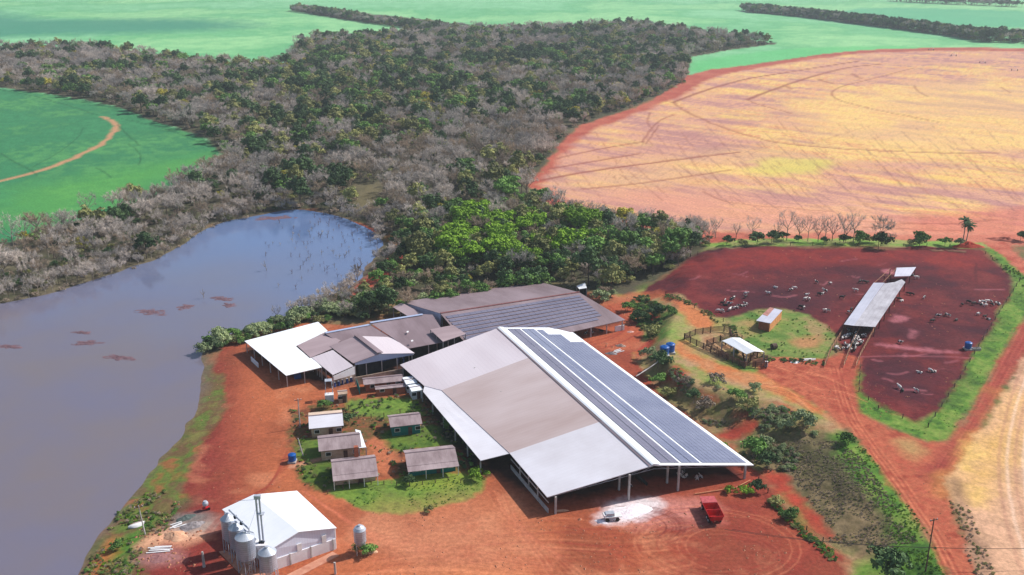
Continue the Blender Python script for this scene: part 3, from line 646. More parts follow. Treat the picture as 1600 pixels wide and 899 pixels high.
NM = {'bare': 'bare_tree', 'brown': 'bare_tree', 'thin': 'bare_tree', 'silver': 'shrub'}
PROTO = {}
def place_tree(key, x, y, s, rz, name, label, cat, group, sz=None, z=None, parts=True):
    z = gz(x, y) if z is None else z
    e = empty(name, (x, y, z-.05), rz, label, cat, group); e.scale = (s, s, sz or s)
    cm, tm = VAR[key]
    a = bpy.data.objects.new('crown' if name != 'shrub' else 'foliage', cm); b = bpy.data.objects.new('trunk' if name != 'shrub' else 'stem', tm)
    for q in (a, b): COL.objects.link(q); q.parent = e
    PROTO.setdefault(key, (a, b)); return e
def scatter(name, pts, label=None):
    """ONE object: the given (x, y, z, rot, scale, key) plants, standing as copies of the modelled trees"""
    keys = sorted(set(p[5] for p in pts)); me = bpy.data.meshes.new(name)
    me.vertices.add(len(pts)); me.vertices.foreach_set('co', np.array([p[:3] for p in pts], np.float32).ravel())
    for nm_, ty, col in (('turn', 'FLOAT', 3), ('size', 'FLOAT', 4)):
        a = me.attributes.new(nm_, ty, 'POINT'); a.data.foreach_set('value', np.array([p[col] for p in pts], np.float32))
    a = me.attributes.new('sort', 'INT', 'POINT'); a.data.foreach_set('value', np.array([keys.index(p[5]) for p in pts], np.int32))
    o = bpy.data.objects.new(name, me); COL.objects.link(o); o['kind'] = 'stuff'
    if label: o['label'] = label
    g = bpy.data.node_groups.new(name, 'GeometryNodeTree'); g.interface.new_socket('Geometry', in_out='INPUT', socket_type='NodeSocketGeometry'); g.interface.new_socket('Geometry', in_out='OUTPUT', socket_type='NodeSocketGeometry')
    N_ = g.nodes.new; gi = N_('NodeGroupInput'); go = N_('NodeGroupOutput'); jj = N_('GeometryNodeJoinGeometry'); L = g.links.new
    def attr(nm_, ty):
        a = N_('GeometryNodeInputNamedAttribute'); a.data_type = ty; a.inputs['Name'].default_value = nm_; return a.outputs['Attribute']
    tu = attr('turn', 'FLOAT'); si = attr('size', 'FLOAT'); so_ = attr('sort', 'INT'); cx = N_('ShaderNodeCombineXYZ'); L(tu, cx.inputs['Z'])
    for k, key in enumerate(keys):
        j2 = N_('GeometryNodeJoinGeometry')
        for ob in PROTO[key]:
            oi = N_('GeometryNodeObjectInfo'); oi.inputs['Object'].default_value = ob; oi.inputs['As Instance'].default_value = False; L(oi.outputs['Geometry'], j2.inputs[0])
        cp = N_('FunctionNodeCompare'); cp.data_type = 'INT'; cp.operation = 'EQUAL'
        L(so_, cp.inputs[2]); cp.inputs[3].default_value = k
        ip = N_('GeometryNodeInstanceOnPoints'); L(gi.outputs[0], ip.inputs['Points']); L(cp.outputs[0], ip.inputs['Selection']); L(j2.outputs[0], ip.inputs['Instance']); L(cx.outputs[0], ip.inputs['Rotation']); L(si, ip.inputs['Scale']); L(ip.outputs[0], jj.inputs[0])
    L(jj.outputs[0], go.inputs[0]); md = o.modifiers.new('plants', 'NODES'); md.node_group = g
    return o
def zone(x, y):
    if y < 300 and x > 820: return 'by the red edge of the harvested field' if x > 1000-(y-130)*1.1 else 'on the right side of the wood'
    if x < 480 and y > 230: return 'on the far bank under the round green field' if x < 250 else 'on the far pond bank towards the flooded trees'
    if x < 460: return 'in the wood above the round green field'
    if y > 455 and x < 620: return 'between the pond and the white roofed shed'
    if y > 425 and x < 850: return 'right behind the long grey barn roof'
    if x > 930 and y > 330: return 'beside the upper left corner of the red feedlot'
    if x > 700 and y > 320: return 'in the grove behind the barns' if x < 840 else 'in the grove behind the rear barn'
    if y > 300: return 'at the flooded upper end of the pond'
    return 'in the middle of the wood above the pond'
WD = np.array(WOODW); S0 = 7.3
xs = np.arange(WD[:, 0].min(), WD[:, 0].max(), S0); ys_ = np.arange(WD[:, 1].min(), min(WD[:, 1].max(), 2600), S0)
A, B = np.meshgrid(xs, ys_); A = A.ravel()+rng.uniform(-.42, .42, A.size)*S0; B = B.ravel()+rng.uniform(-.42, .42, B.size)*S0
sw = sdf(A, B, WOODW, 30)+(fbm(A, B, 20, 2, 71)-.5)*3; A, B, sw = A[sw > 2.2], B[sw > 2.2], sw[sw > 2.2]
H_ = height(A, B); px, py = proj(A, B, H_)
keep = ~((px > 1095) & (py > 340)) & (px > -70) & (px < 1670) & (py > 5) & ~inside(px, py, [(560,285),(598,292),(600,330),(570,342),(548,318)]) & ~inside(px, py, [(545,478),(560,440),(600,400),(600,366),(652,368),(646,402),(604,445)]) & ~inside(px, py, [(880,452),(935,450),(955,478),(900,480)])
sp_ = sdf(A, B, POND, 30); keep &= sp_ < -1.5
A, B, H_, px, py, sw, sp_ = [q[keep] for q in (A, B, H_, px, py, sw, sp_)]
nG = fbm(A, B, 34, 3, 80); nH = fbm(A, B, 70, 2, 84); rr = rng.random(A.size); r2 = rng.random(A.size)
green = .36+(nG-.5)*1.5+(nH-.5)*.9
def near(cx_, cy_, rx, ry): return np.exp(-(((px-cx_)/rx)**2+((py-cy_)/ry)**2))
green += .30*near(700, 130, 260, 60)+.22*near(420, 190, 200, 55)+.25*near(950, 90, 120, 40)-.55*near(850, 215, 170, 38)-.45*near(480, 285, 210, 40)-.6*near(60, 420, 330, 100)-.4*near(640, 350, 60, 60)-.35*near(700, 270, 100, 30)
green += .75*near(820, 400, 130, 60)+.35*near(700, 440, 130, 30)+.25*near(1010, 380, 60, 35)-.35*near(1060, 400, 40, 30)-.3*near(60, 110, 150, 25)
small = (py > 425) & (px < 760) & (px > 320)
pool = []
for i in range(A.size):
    x, y, z = A[i], B[i], H_[i]; s = .62+.75*r2[i]**1.4
    if rr[i] < green[i]:
        q = rng.random()
        lime = (near_l := (705 < px[i] < 925 and 352 < py[i] < 425 and rng.random() < .7))
        if lime: key = 'lime%d' % rng.integers(2); s = .85+.3*r2[i]
        elif q < .4: key = 'dark%d' % rng.integers(2)
        elif q < .7: key = 'olive%d' % rng.integers(2)
        elif q < .94: key = 'mid%d' % rng.integers(2)
        else: key = 'yellow0'
    else:
        q = rng.random(); key = 'bare%d' % rng.integers(3) if q < .62 else 'brown%d' % rng.integers(2) if q < .93 else 'thin0'
    if sp_[i] > -14 and key[:4] in ('bare', 'brow'): s *= .72; key = key if rng.random() < .7 else 'thin1'
    if small[i]:
        s *= .62
        if px[i] < 540 or rng.random() < .3: key = 'silver0' if rng.random() < .6 else 'mid0'; s = rng.uniform(.55, .95) if key == 'silver0' else .35+.2*rng.random()
    pool.append((x, y, z, rng.uniform(0, 6.28), s, key, px[i], py[i]))
for _ in range(1500):      # the grove behind the barns is denser
    X_, Y_ = rng.uniform(570, 1085), rng.uniform(345, 478)
    q = PZ(X_, Y_, 0)
    if rng.random() > .33 or sdf(q[0], q[1], WOODW, 30)[0] < 1 or sdf(q[0], q[1], POND, 30)[0] > -6 or (X_ > 870 and Y_ > 450): continue
    if any((q[0]-p_[0])**2+(q[1]-p_[1])**2 < 9 for p_ in pool[-260:]): continue
    k_ = ['dark0', 'dark1', 'mid0', 'mid1', 'olive0', 'olive1', 'bare0', 'brown0', 'bare1'][rng.integers(9)]; s = rng.uniform(.6, .95)
    if Y_ > 435 and X_ < 780: s *= .75; k_ = ['mid0', 'silver0', 'dark1', 'olive0', 'brown0'][rng.integers(5)]
    pool.append((q[0], q[1], gz(q[0], q[1]), rng.uniform(0, 6), s, k_, X_, Y_))
for _ in range(6500):      # trees crowding the waterline of the far bank
    X_, Y_ = rng.uniform(-40, 640), rng.uniform(325, 500)
    q = PZ(X_, Y_, WATER_Z); d_ = sdf(q[0], q[1], POND, 30)[0]
    if inside(np.array([X_]), np.array([Y_]), [(545,478),(560,440),(600,400),(598,362),(655,364),(650,405),(600,445)])[0]: continue
    if d_ > 1.5 or d_ < -11 or q[1] < 262+.0*X_ or (X_ > 560 and Y_ > 385) or (X_ < 420 and Y_ > 478): continue
    if 400 < X_ < 600 and Y_ < 345 and rng.random() < .6: continue
    if any((q[0]-p_[0])**2+(q[1]-p_[1])**2 < 4 for p_ in pool[-260:]): continue
    k_ = ['bare0', 'brown0', 'bare1', 'thin1', 'bare2', 'bush3', 'brown1', 'thin1', 'thin0', 'bush3'][rng.integers(10)]
    pool.append((q[0], q[1], gz(q[0], q[1]), rng.uniform(0, 6), rng.uniform(.38, .68), k_, X_, Y_))
# shrubs just behind the white roofed shed and along the near shore
for q in range(64):
    t = q/63; X_ = 318+t*290+rng.uniform(-6, 6); Y_ = (547-24*math.sin(t*1.4)-t*52)+rng.uniform(-7, 9)
    p = Pt(X_, Y_); 
    key = ['silver0', 'silver0', 'bush0', 'bush1', 'bush2'][rng.integers(5)]; pool.append((p[0], p[1], p[2], rng.uniform(0, 6), rng.uniform(.6, 1.0), key, X_, Y_))
lf = sorted([p for p in pool if p[5][:4] not in ('bare', 'brow', 'thin')], key=lambda p: -p[4]/math.hypot(p[0], p[1])); br = sorted([p for p in pool if p[5][:4] in ('bare', 'brow', 'thin')], key=lambda p: -p[4]/math.hypot(p[0], p[1]))
DESC.update({'bush': 'low green bush'})
for lst in (lf[:290], br[:270]):
    for x, y, z, rz, s, key, X_, Y_ in lst:
        kd = key[:-1]; zn = zone(X_, Y_); nm = NM.get(kd, 'leafy_tree' if kd != 'bush' else 'shrub')
        col = {'bush0': 'low mid green bush', 'bush1': 'low dark green bush', 'bush2': 'low olive green bush', 'bush3': 'low dry brown bush'}.get(key, DESC[kd])
        sz_ = 'small ' if s < .72 else 'big ' if s > 1.08 else ''
        place_tree(key, x, y, s, rz, nm, sz_+col+' '+zn, 'shrub' if nm == 'shrub' else 'tree', sz_+col+'s '+zn, z=z)
rest = [p[:6] for p in lf[290:]+br[270:]]
print('TREES', len(pool), len(rest))
KS = ['bush3', 'bush3', 'bush2', 'bush1']
uu = rng.uniform(-1, 1, (9000, 2)); ii = rng.integers(0, A.size, 9000)
ux, uy = A[ii]+uu[:, 0]*4.5, B[ii]+uu[:, 1]*4.5; ok_ = (sdf(ux, uy, POND, 30) < -1.5) & (sdf(ux, uy, WOODW, 30) > 1); ux, uy = ux[ok_], uy[ok_]; uz = height(ux, uy)
for i in range(len(ux)): rest.append((ux[i], uy[i], uz[i], rng.uniform(0, 6), rng.uniform(.55, .95), KS[rng.integers(4)]))

for q in range(75):      # trees and shrubs close behind the rear barn
    t = rng.random(); X_ = 560+t*300; p = Pt(X_, 500-t*46+rng.uniform(-11, 3))
    if math.hypot(p[0]-52, p[1]-300) > 8: rest.append((p[0], p[1], p[2], rng.uniform(0, 6), rng.uniform(.4, .7) if q % 3 else .8, ['mid0', 'dark0', 'olive0', 'silver0', 'mid1', 'brown0', 'bush1'][rng.integers(7)]))
for q in range(70):      # thin bare trees let the field show through along the edge of the grove
    X_ = rng.uniform(880, 1110); Y_ = 337+(X_-880)*.19+rng.uniform(-6, 10); p = Pt(X_, Y_)
    rest.append((p[0], p[1], p[2], rng.uniform(0, 6), rng.uniform(.6, .95), ['thin0', 'thin1', 'thin0', 'bare0', 'bush2'][rng.integers(5)]))
# far tree belts
def belt(name, line, wid_px, n, keys, smin=.9, smax=1.4, depth=26):
    out = []; P_ = Pts(line); seg = np.hypot(*(P_[1:, :2]-P_[:-1, :2]).T); cum = np.concatenate([[0], np.cumsum(seg)])
    for _ in range(n):
        t = rng.uniform(0, cum[-1]); i = min(np.searchsorted(cum, t, 'right')-1, len(seg)-1); f = (t-cum[i])/seg[i]
        p = P_[i]*(1-f)+P_[i+1]*f; x = p[0]+rng.uniform(-4, 4); y = p[1]+rng.uniform(0, depth); out.append((x, y, gz(x, y), rng.uniform(0, 6), rng.uniform(smin, smax), keys[rng.integers(len(keys))]))
    return scatter(name, out)
BK = ['bare0', 'bare1', 'brown0', 'dark0', 'dark1', 'olive0', 'mid0', 'bare2']
# tree row between the feedlot and the harvested field
ROWT = [('thin0', 1118, 372, .8), ('thin1', 1150, 374, .8), ('thin0', 1175, 376, .9), ('thin1', 1215, 372, .8), ('thin0', 1229, 376, 1.15), ('thin1', 1248, 375, 1.1), ('thin0', 1262, 377, .95), ('thin1', 1278, 378, 1.0), ('thin0', 1289, 378, 1.0), ('thin1', 1300, 377, 1.05), ('thin0', 1318, 379, 1.1), ('thin1', 1322, 376, .9), ('thin0', 1333, 379, 1.1), ('bare1', 1377, 378, 1.15), ('bare0', 1392, 381, .45)]
NUM = ['first', 'second', 'third', 'fourth', 'fifth', 'sixth', 'seventh', 'eighth', 'ninth', 'tenth', 'eleventh', 'twelfth', 'thirteenth', 'fourteenth', 'fifteenth']
for i, (k, X_, Y_, s) in enumerate(ROWT):
    p = Pt(X_, Y_)
    lb = 'broad spreading leafless tree above the feedlot, biggest of its row' if i == 13 else 'leaning stubby bare tree right of the biggest tree of the row' if i == 14 else '%s slim leafless tree from the left in the row above the feedlot' % NUM[i]
    place_tree(k, p[0], p[1], s, i*1.3, 'bare_tree', lb, 'tree', 'bare trees in a row above the feedlot', z=p[2])
ROWB = [('bush1', 1135, 383, 1.1, 'dark bush at the left end of the row above the feedlot'), ('bush2', 1160, 384, .9, 'olive bush beside the dark one at the left end of the feedlot row'), ('bush1', 1183, 382, 1.5, 'large dark bush in the left part of the row above the feedlot'), ('bush1', 1205, 380, 1.4, 'large dark bush right beside its twin in the left part of the feedlot row'), ('bush1', 1224, 376, 1.0, 'small dark bush at the foot of the slim row trees, farthest left'),
        ('bush1', 1247, 378, .8, 'small dark bush at the foot of the slim row trees, near their left end'), ('bush1', 1286, 381, .8, 'small dark bush at the foot of the slim row trees, in their middle'), ('bush1', 1320, 382, 1.1, 'dark bush at the foot of the slim row trees, near their right end'), ('bush0', 1343, 380, 1.4, 'green bush directly left of the biggest bare tree'), ('bush1', 1372, 389, 1.8, 'largest round dark green bush on the feedlot edge under the biggest bare tree'),
        ('bush2', 1358, 380, 1.1, 'olive bush squeezed behind the largest round bush of the row'), ('bush0', 1437, 384, 1.6, 'upright round green bush between the biggest bare tree and the palm'), ('bush2', 1424, 384, .9, 'small olive bush leaning on the upright round green bush'), ('bush0', 1476, 384, 1.0, 'small green bush just left of the palm'), ('silver0', 1500, 384, .6, 'pale bush at the foot of the palm'), ('bush1', 1594, 377, 1.1, 'dark bush on the field corner at the right edge, right of the palm')]
for i, (k, X_, Y_, s, lb) in enumerate(ROWB):
    p = Pt(X_, Y_); place_tree(k, p[0], p[1], s, i*2.1, 'shrub', lb, 'shrub', 'bushes along the top edge of the feedlot', z=p[2])
# scrub on the bank and the plateau
place_tree('bush3', *Pt(1068, 600)[:2], .8, 0, 'shrub', 'dry brown shrub on the bank below the blue tanks', 'shrub', 'shrubs on the bank')
place_tree('tuft0', *Pt(1130, 706)[:2], .9, 0, 'shrub', 'bright green shrub beside the barn eave on the bank', 'shrub', 'shrubs on the bank')
SB = [(1255,668,'silver0',.9,'large silvery shrub at the top of the bank beside the track'), (1228,672,'silver0',.6,'smaller silvery shrub left of the large silvery one on the bank'), (1180,612,'silver0',.5,'small silvery shrub under the corral fence on the bank'), (1168,640,'bush2',1.2,'olive shrub in the middle of the brown bank'), (1100,640,'bush3',1.2,'dry brown shrub hugging the barn eave halfway along the bank'),
      (1120,600,'bush3',1.1,'dry brown shrub on the bank below the corral'), (1085,625,'bush1',.9,'dark shrub on the bank right of the solar roof'), (1150,625,'bush0',.9,'mid green shrub on the bank below the corral'), (1180,715,'bush0',1.5,'broad green shrub at the lower end of the bank beside the barn corner'), (1195,700,'silver0',.6,'pale shrub above the broad green one by the barn corner'), (1200,728,'bush1',1.1,'dark shrub beside the broad green one by the barn corner'),
      (1028,575,'bush1',1.4,'dark shrub below the blue water tanks'), (1012,560,'silver0',.7,'silvery shrub left of the blue water tanks'), (1030,600,'bush0',.9,'green shrub at the barn eave under the water tanks'), (1045,620,'bush2',1.0,'olive shrub at the barn eave under the pipe'), (980,487,'bush0',1.0,'green shrub at the head of the gully behind the barn'), (1000,505,'bush1',1.2,'dark shrub inside the gully behind the barn'),
      (1030,495,'bush1',1.2,'dark shrub on the right rim of the gully'), (1045,492,'bush0',.9,'green shrub on the outer rim of the gully'), (1018,525,'bush2',1.2,'olive shrub at the lower end of the gully'), (1140,770,'tuft0',.7,'small bright shrub in front of the barn corner post'), (1165,772,'tuft0',.9,'bright shrub in front of the barn corner, nearer the bank'), (1180,768,'bush1',.8,'dark shrub in front of the barn corner, at the bank foot'), (1212,790,'bush2',.7,'olive shrub on the yard edge right of the red trailer'), (1235,812,'bush0',.8,'green shrub on the yard edge, farther right of the red trailer'), (1385,900,'bush1',1.7,'large black green bush cut by the lower edge of the picture'), (938,474,'silver0',1.0,'round silvery shrub right of the small white shed'), (955,466,'silver0',.6,'little silvery shrub at the wood edge right of the white shed'),
      (1150,556,'bush1',.5,'dark weed behind the corral roof'), (1092,682,'tuft0',.8,'bright shrub beside the solar roof eave'), (575,868,'bush0',.7,'green weed at the foot of the grey feed bin'), (560,862,'bush2',.6,'olive weed at the left foot of the grey feed bin'), (184,858,'bush0',.6,'bush on the grassy pond bank at the lower left'), (670,800,'bush2',.5,'small weed at the lower rim of the lawn'),
      (1325,300+395,'bush0',.9,'green bush in the verge where the track bends'), (545,664,'bush1',.9,'dark garden bush right of the pale roofed house'), (700,668,'bush0',.8,'garden bush under the big barn eave'), (730,688,'bush0',1.0,'garden bush beside the barn eave near the teal house'), (640,760,'bush1',.7,'dark bush at the porch of the teal walled house'), (745,748,'tuft0',1.1,'bright bush by the front left barn post'), (580,745,'silver0',.4,'pale bush at the porch corner'), (505,640,'bush0',.8,'dark green bush behind the pale roofed house')]
for i, (X_, Y_, k, s, lb) in enumerate(SB):
    p = Pt(X_, Y_); place_tree(k, p[0], p[1], s, i*1.7, 'shrub', lb, 'shrub', 'shrubs of the farm', z=p[2])
cov = []
NOF = [PW([(1188,735),(1230,735),(1270,790),(1310,838),(1275,842),(1225,800)]), PW([(1100,668),(1150,660),(1195,652),(1180,680),(1140,695)])]
def fill(poly, n, keys, smin, smax, thr=.45, sc=6):
    w_ = PW(poly); w_ = np.array(w_); k = 0; t_ = 0
    X_ = rng.uniform(w_[:, 0].min(), w_[:, 0].max(), n*8); Y_ = rng.uniform(w_[:, 1].min(), w_[:, 1].max(), n*8)
    ok = inside(X_, Y_, w_) & ~inside(X_, Y_, NOF[0]) & ~inside(X_, Y_, NOF[1]) & (fbm(X_, Y_, sc, 2, 90) > thr); X_, Y_ = X_[ok][:n], Y_[ok][:n]; Z_ = height(X_, Y_)
    for x, y, z in zip(X_, Y_, Z_): cov.append((x, y, z-.05, rng.uniform(0, 6), rng.uniform(smin, smax), keys[rng.integers(len(keys))]))
fill([(1010,560),(1040,560),(1085,598),(1200,625),(1290,660),(1240,740),(1185,730),(1100,660)], 900, ['bush3', 'bush3', 'bush2', 'bush0', 'silver0'], .08, .24)
fill([(1190,735),(1230,690),(1310,690),(1345,715),(1400,790),(1445,845),(1380,862),(1300,850),(1255,800)], 2600, ['bush3', 'bush3', 'bush3', 'bush2'], .04, .11, .25)
fill([(975,470),(1010,463),(1052,488),(1048,505),(1020,532),(1000,520),(985,495)], 260, ['bush0', 'bush1', 'bush2'], .15, .4)
fill([(1305,672),(1330,676),(1375,730),(1420,790),(1455,838),(1480,905),(1420,930),(1390,880),(1400,830),(1350,760),(1310,705)], 900, ['tuft0', 'tuft0', 'bush0'], .04, .12, .4, 3)
fill([(1345,610),(1395,665),(1450,680),(1482,682),(1515,640),(1570,545),(1605,470),(1595,450),(1540,530),(1450,675),(1372,645),(1338,615)], 800, ['tuft0', 'tuft0', 'bush0'], .03, .08, .45, 3)
fill([(1540,395),(1600,430),(1600,450),(1560,415)], 60, ['bush0', 'tuft0'], .1, .2)
fill([(1130,505),(1190,482),(1240,485),(1302,515),(1308,545),(1250,562),(1160,545)], 160, ['tuft0', 'bush0'], .06, .15)
fill([(125,905),(145,870),(185,802),(245,760),(285,785),(262,830),(228,880),(210,960)], 420, ['bush0', 'bush2', 'bush3', 'tuft0'], .08, .22, .42, 4)
fill([(1040,460),(1130,500),(1150,508),(1150,516),(1120,505),(1040,466)], 120, ['bush0', 'bush2'], .1, .22)
fill([(1140,508),(1160,530),(1200,560),(1290,565),(1290,572),(1190,566),(1140,530)], 130, ['bush0', 'bush1'], .1, .25)
fill([(508,768),(545,752),(755,745),(757,762),(690,790),(625,806),(575,800),(530,782)], 260, ['tuft0', 'tuft0', 'bush0'], .04, .1)
fill([(450,640),(548,622),(600,618),(660,612),(740,700),(760,745),(640,742),(560,752),(508,768),(480,765),(462,730)], 420, ['bush0', 'tuft0', 'bush1', 'bush2', 'bush3'], .07, .26, .45, 4)
fill([(1484,752),(1498,750),(1515,800),(1545,860),(1560,930),(1530,930),(1500,830),(1480,780)], 160, ['bush3', 'bush2'], .06, .16)
fill([(1205,770),(1230,800),(1300,860),(1320,880),(1300,880),(1250,835),(1200,785)], 160, ['bush0', 'bush2', 'tuft0'], .08, .25)
belt('tree_belt', [(455,18),(520,27.5),(600,40),(690,50)], 0, 800, BK+['bush1', 'bush2', 'bush3'], .7, 1.2, 46)
belt('tree_belt', [(1172,20),(1260,28),(1370,42),(1480,56),(1540,66),(1640,70)], 0, 1700, BK+['dark1', 'bush1', 'bush3', 'bush2'], .8, 1.35, 75)
belt('tree_belt', [(1400,3),(1500,8),(1600,12)], 0, 240, BK+['bush1'], .8, 1.2, 40)
scatter('ground_cover', cov)
scatter('forest', rest)

for o in COL.objects:
    if o.get('label') and len(o['label'].split()) > 16: print('LONG', o['label'])
# ---------------------------------------------------------------- farm buildings
MR = mat('weathered_grey_sheet', lin(216,206,212), .5, .0, c2=lin(196,182,188), ns=22, stripes=(0, 1.1, .12, .12), streak=(1, .25, 1))
MRD = mat('dull_brown_sheet', lin(150,132,138), .6, c2=lin(122,104,108), ns=9, stripes=(0, 1.1, .12, .12), streak=(1, .3, 1))
MRB = mat('stained_sheet', lin(178,158,162), .6, c2=lin(150,130,134), ns=12, stripes=(1, 1.1, .15, .12), streak=(.3, 1, 1))
MRS = mat('new_silver_sheet', lin(222,220,228), .4, .0, c2=lin(206,202,208), ns=16, stripes=(1, 1.1, .08, .12))
MRW = mat('white_sheet', lin(250,252,254), .5, c2=lin(238,242,248), ns=12, stripes=(1, 1.2, .05, .1))
MRT = mat('stained_long_sheet', lin(196,180,180), .6, c2=lin(172,150,146), ns=20, stripes=(1, 1.1, .13, .12), streak=(.35, 1, 1))
MSOL = mat('solar_glass', lin(134,138,162), .25, .0, c2=lin(116,120,146), ns=12, spec=.7)
MSOL2 = mat('dull_solar_glass', lin(128,124,142), .3, .0, c2=lin(110,108,128), ns=12, spec=.6)
MCON = mat('concrete_post', lin(196,192,190), c2=lin(160,154,150), ns=2)
MSTEEL = mat('galvanised', lin(190,198,212), .35, .35, c2=lin(164,172,188), ns=2.5, stripes=(2, .45, .4, .25))
MSTEEL2 = mat('plain_galvanised', lin(200,206,216), .4, .25, c2=lin(170,176,188), ns=2)
MWALLW = mat('white_wall', lin(240,240,244), c2=lin(224,220,222), ns=3); MWALLB = mat('pale_blue_sheet', lin(176,188,216), .5, c2=lin(164,176,206), ns=5, stripes=(0, .5, .15, .2))
MWALL = mat('limewashed_wall', lin(196,176,158), c2=lin(160,130,108), ns=2); MBRICK = mat('brick_wall', lin(176,104,78), c2=lin(150,84,64), ns=.8, stripes=(2, .2, .3, .15))
MTEAL = mat('teal_wall', lin(34,128,120), c2=lin(26,104,100), ns=2); MDARK = mat('dark_opening', lin(34,36,42), .4, c2=lin(22,24,30), ns=2)
MWOOD = mat('weathered_wood', lin(112,84,74), c2=lin(74,54,50), ns=1.2); MWOOD2 = mat('pale_rail', lin(176,130,100), c2=lin(140,98,78), ns=1.2)
MBLUE = mat('blue_plastic', lin(24,92,170), .35, c2=lin(18,76,148), ns=2); MRED = mat('red_paint', lin(206,34,36), .4, c2=lin(160,30,32), ns=.8); MREDD = mat('faded_red_paint', lin(196,92,96), .6, c2=lin(164,70,74), ns=.6)
MBLK = mat('rubber', lin(34,32,32), .8, c2=lin(52,44,42), ns=.5); MWIRE = mat('dark_wire', lin(60,56,56)); MLIME = mat('white_powder', lin(244,238,242), c2=lin(222,208,214), ns=.8, bump=.4)
MGRAV = mat('sand', lin(222,176,142), c2=lin(196,146,118), ns=.9, bump=.4); MGREY = mat('grey_rubble', lin(160,152,154), c2=lin(112,106,108), ns=.7, bump=.6); MMUD = mat('mud_crust', lin(122,92,98), c2=lin(94,74,84), ns=.8, bump=.5)
MWHITE = mat('white_paint', lin(240,240,242), .5, c2=lin(216,214,214), ns=1.4); MBLAD = mat('blue_fittings', lin(60,84,150), c2=lin(44,60,110), ns=.6)

def V3(a): return Vector(tuple(float(q) for q in a))
def quad_on(c, u0, u1, v0, v1, off=0.0):
    """patch of the bilinear roof plane c = [ridge near, ridge far, eave far, eave near]"""
    rn, rf, ef, en = [V3(q) for q in c]
    nrm = (rf-rn).cross(en-rn); nrm.normalize(); nrm = nrm if nrm.z > 0 else -nrm
    def q(u, v): return (rn*(1-u)+rf*u)*(1-v)+(en*(1-u)+ef*u)*v+nrm*off
    return [q(u0, v0), q(u1, v0), q(u1, v1), q(u0, v1)]
def roof_part(root, name, pts, m, th=.12, label=None):
    o = MB().slab(pts, th).build(name, m, root)
    if label: o['label'] = label
    return o
def posts(root, lst, m=MCON, r=.17, z0=None, name='post'):
    for x, y, zt in lst:
        zb = gz(x, y) if z0 is None else z0
        MB().box((x, y, (zb-.2+zt)/2), (2*r, 2*r, zt-zb+.2), R(24)).build(name, m, root)
def lerp(a, b, t): return tuple(np.array(a)*(1-t)+np.array(b)*t)

# --- the big barn
RN, RF = PZ(1022,727,7.2), PZ(780,512,7.2); EN, EF = PZ(1178,727,2.9), PZ(885,512,2.9); LN, LF = PZ(855,777,4.0), PZ(625,570,3.6)
LI = PZ(796,708,4.05); WN = PZ(751,720,3.5)
c0 = lerp(RN, LN, .5)
big = empty('solar_barn', ((RN[0]+EN[0])/2, RN[1]+3, 0), 0, 'huge open barn, white sheet front, rows of solar panels on its right slope', 'barn')
RI = lerp(RN, RF, np.hypot(*(LI-LN)[:2])/np.hypot(*(RF-RN)[:2]))      # ridge point level with the step in the left eave
# left slope: new silver front, stained old roof behind, paler strip along the eave
ST = PZ(690,600,4.7)
def onroof(x, y):
    """meet the left roof plane along the pixel ray"""
    n_ = (V3(RF)-V3(RN)).cross(V3(LN)-V3(RN)); d = V3(ray(x, y)); o_ = Vector((0, 0, CAM_H)); t = (V3(RN)-o_).dot(n_)/d.dot(n_); p = o_+d*t; return np.array(p)
SB0 = onroof(945, 668); SF1 = onroof(690, 600)
roof_part(big, 'roof', [RN, lerp(RN, RF, .262), LI, LN], MRS, .14, 'clean silver front bay of the left roof slope')
RM = lerp(RN, RF, .262)
sp = onroof(655, 600); 
A0 = lerp(RM, RF, .64); B0 = onroof(679, 640)
roof_part(big, 'roof', [RM, A0, onroof(690,610), LI], MRT, .13, 'stained brownish middle of the left roof slope')
roof_part(big, 'roof', [A0, RF, LF, onroof(663,603), onroof(690,610)], MR, .135, 'paler far end of the left roof slope')
def strip(p): q = np.array(p, float); q[2] -= .12; return q
wside = roof_part(big, 'lean_to_roof', [strip(LI), strip(onroof(690,610)), strip(onroof(663,603)), PZ(661,612,3.5), WN], MRS, .1, 'pale silver strip of roof along the left eave')
rcr = [RN, RF, EF, EN]
roof_part(big, 'roof', rcr, MRW, .14, 'white right roof slope under the solar panels')
u = MB()
for k in (-1, 1): u.slab([V3(RN)+Vector((0, 0, .3)), V3(RF)+Vector((0, 0, .3)), V3(lerp(RF, EF if k > 0 else onroof(735,528), .06))+Vector((0, 0, .16)), V3(lerp(RN, EN if k > 0 else LN, .055 if k > 0 else .02))+Vector((0, 0, .2))], .08)
u.build('ridge_cap', MRW, big)
g_ = MB(); a_, b_ = V3(lerp(RN, LN, .035)), V3(lerp(RF, onroof(700,540), .03)); g_.slab([a_+Vector((0, 0, .16)), b_+Vector((0, 0, .16)), V3(lerp(RF, onroof(700,540), .05))+Vector((0, 0, .16)), V3(lerp(RN, LN, .05))+Vector((0, 0, .16))], .05); g_.build('ridge_gutter', MRD, big)
rows = [(.09, .985, MSOL2), (.132, .985, MSOL2), (.182, .985, MSOL2), (.224, .985, MSOL2), (.295, .985, MSOL), (.337, .985, MSOL), (.387, .985, MSOL), (.43, .985, MSOL), (.50, .975, MSOL), (.545, .975, MSOL), (.59, .93, MSOL), (.635, .93, MSOL), (.68, .93, MSOL), (.725, .93, MSOL), (.77, .86, MSOL), (.815, .86, MSOL), (.86, .86, MSOL), (.905, .86, MSOL)]
for v0, ue, mm in rows:
    sm = MB(); nm = int(80*ue/1.75)
    for k in range(nm):
        u0 = .012+(ue-.012)*k/nm; u1 = .012+(ue-.012)*(k+.988)/nm; sm.slab(quad_on(rcr, u0, u1, v0+.001, v0+.0425, .13), .05)
    sm.build('solar_panel_row', mm, big)
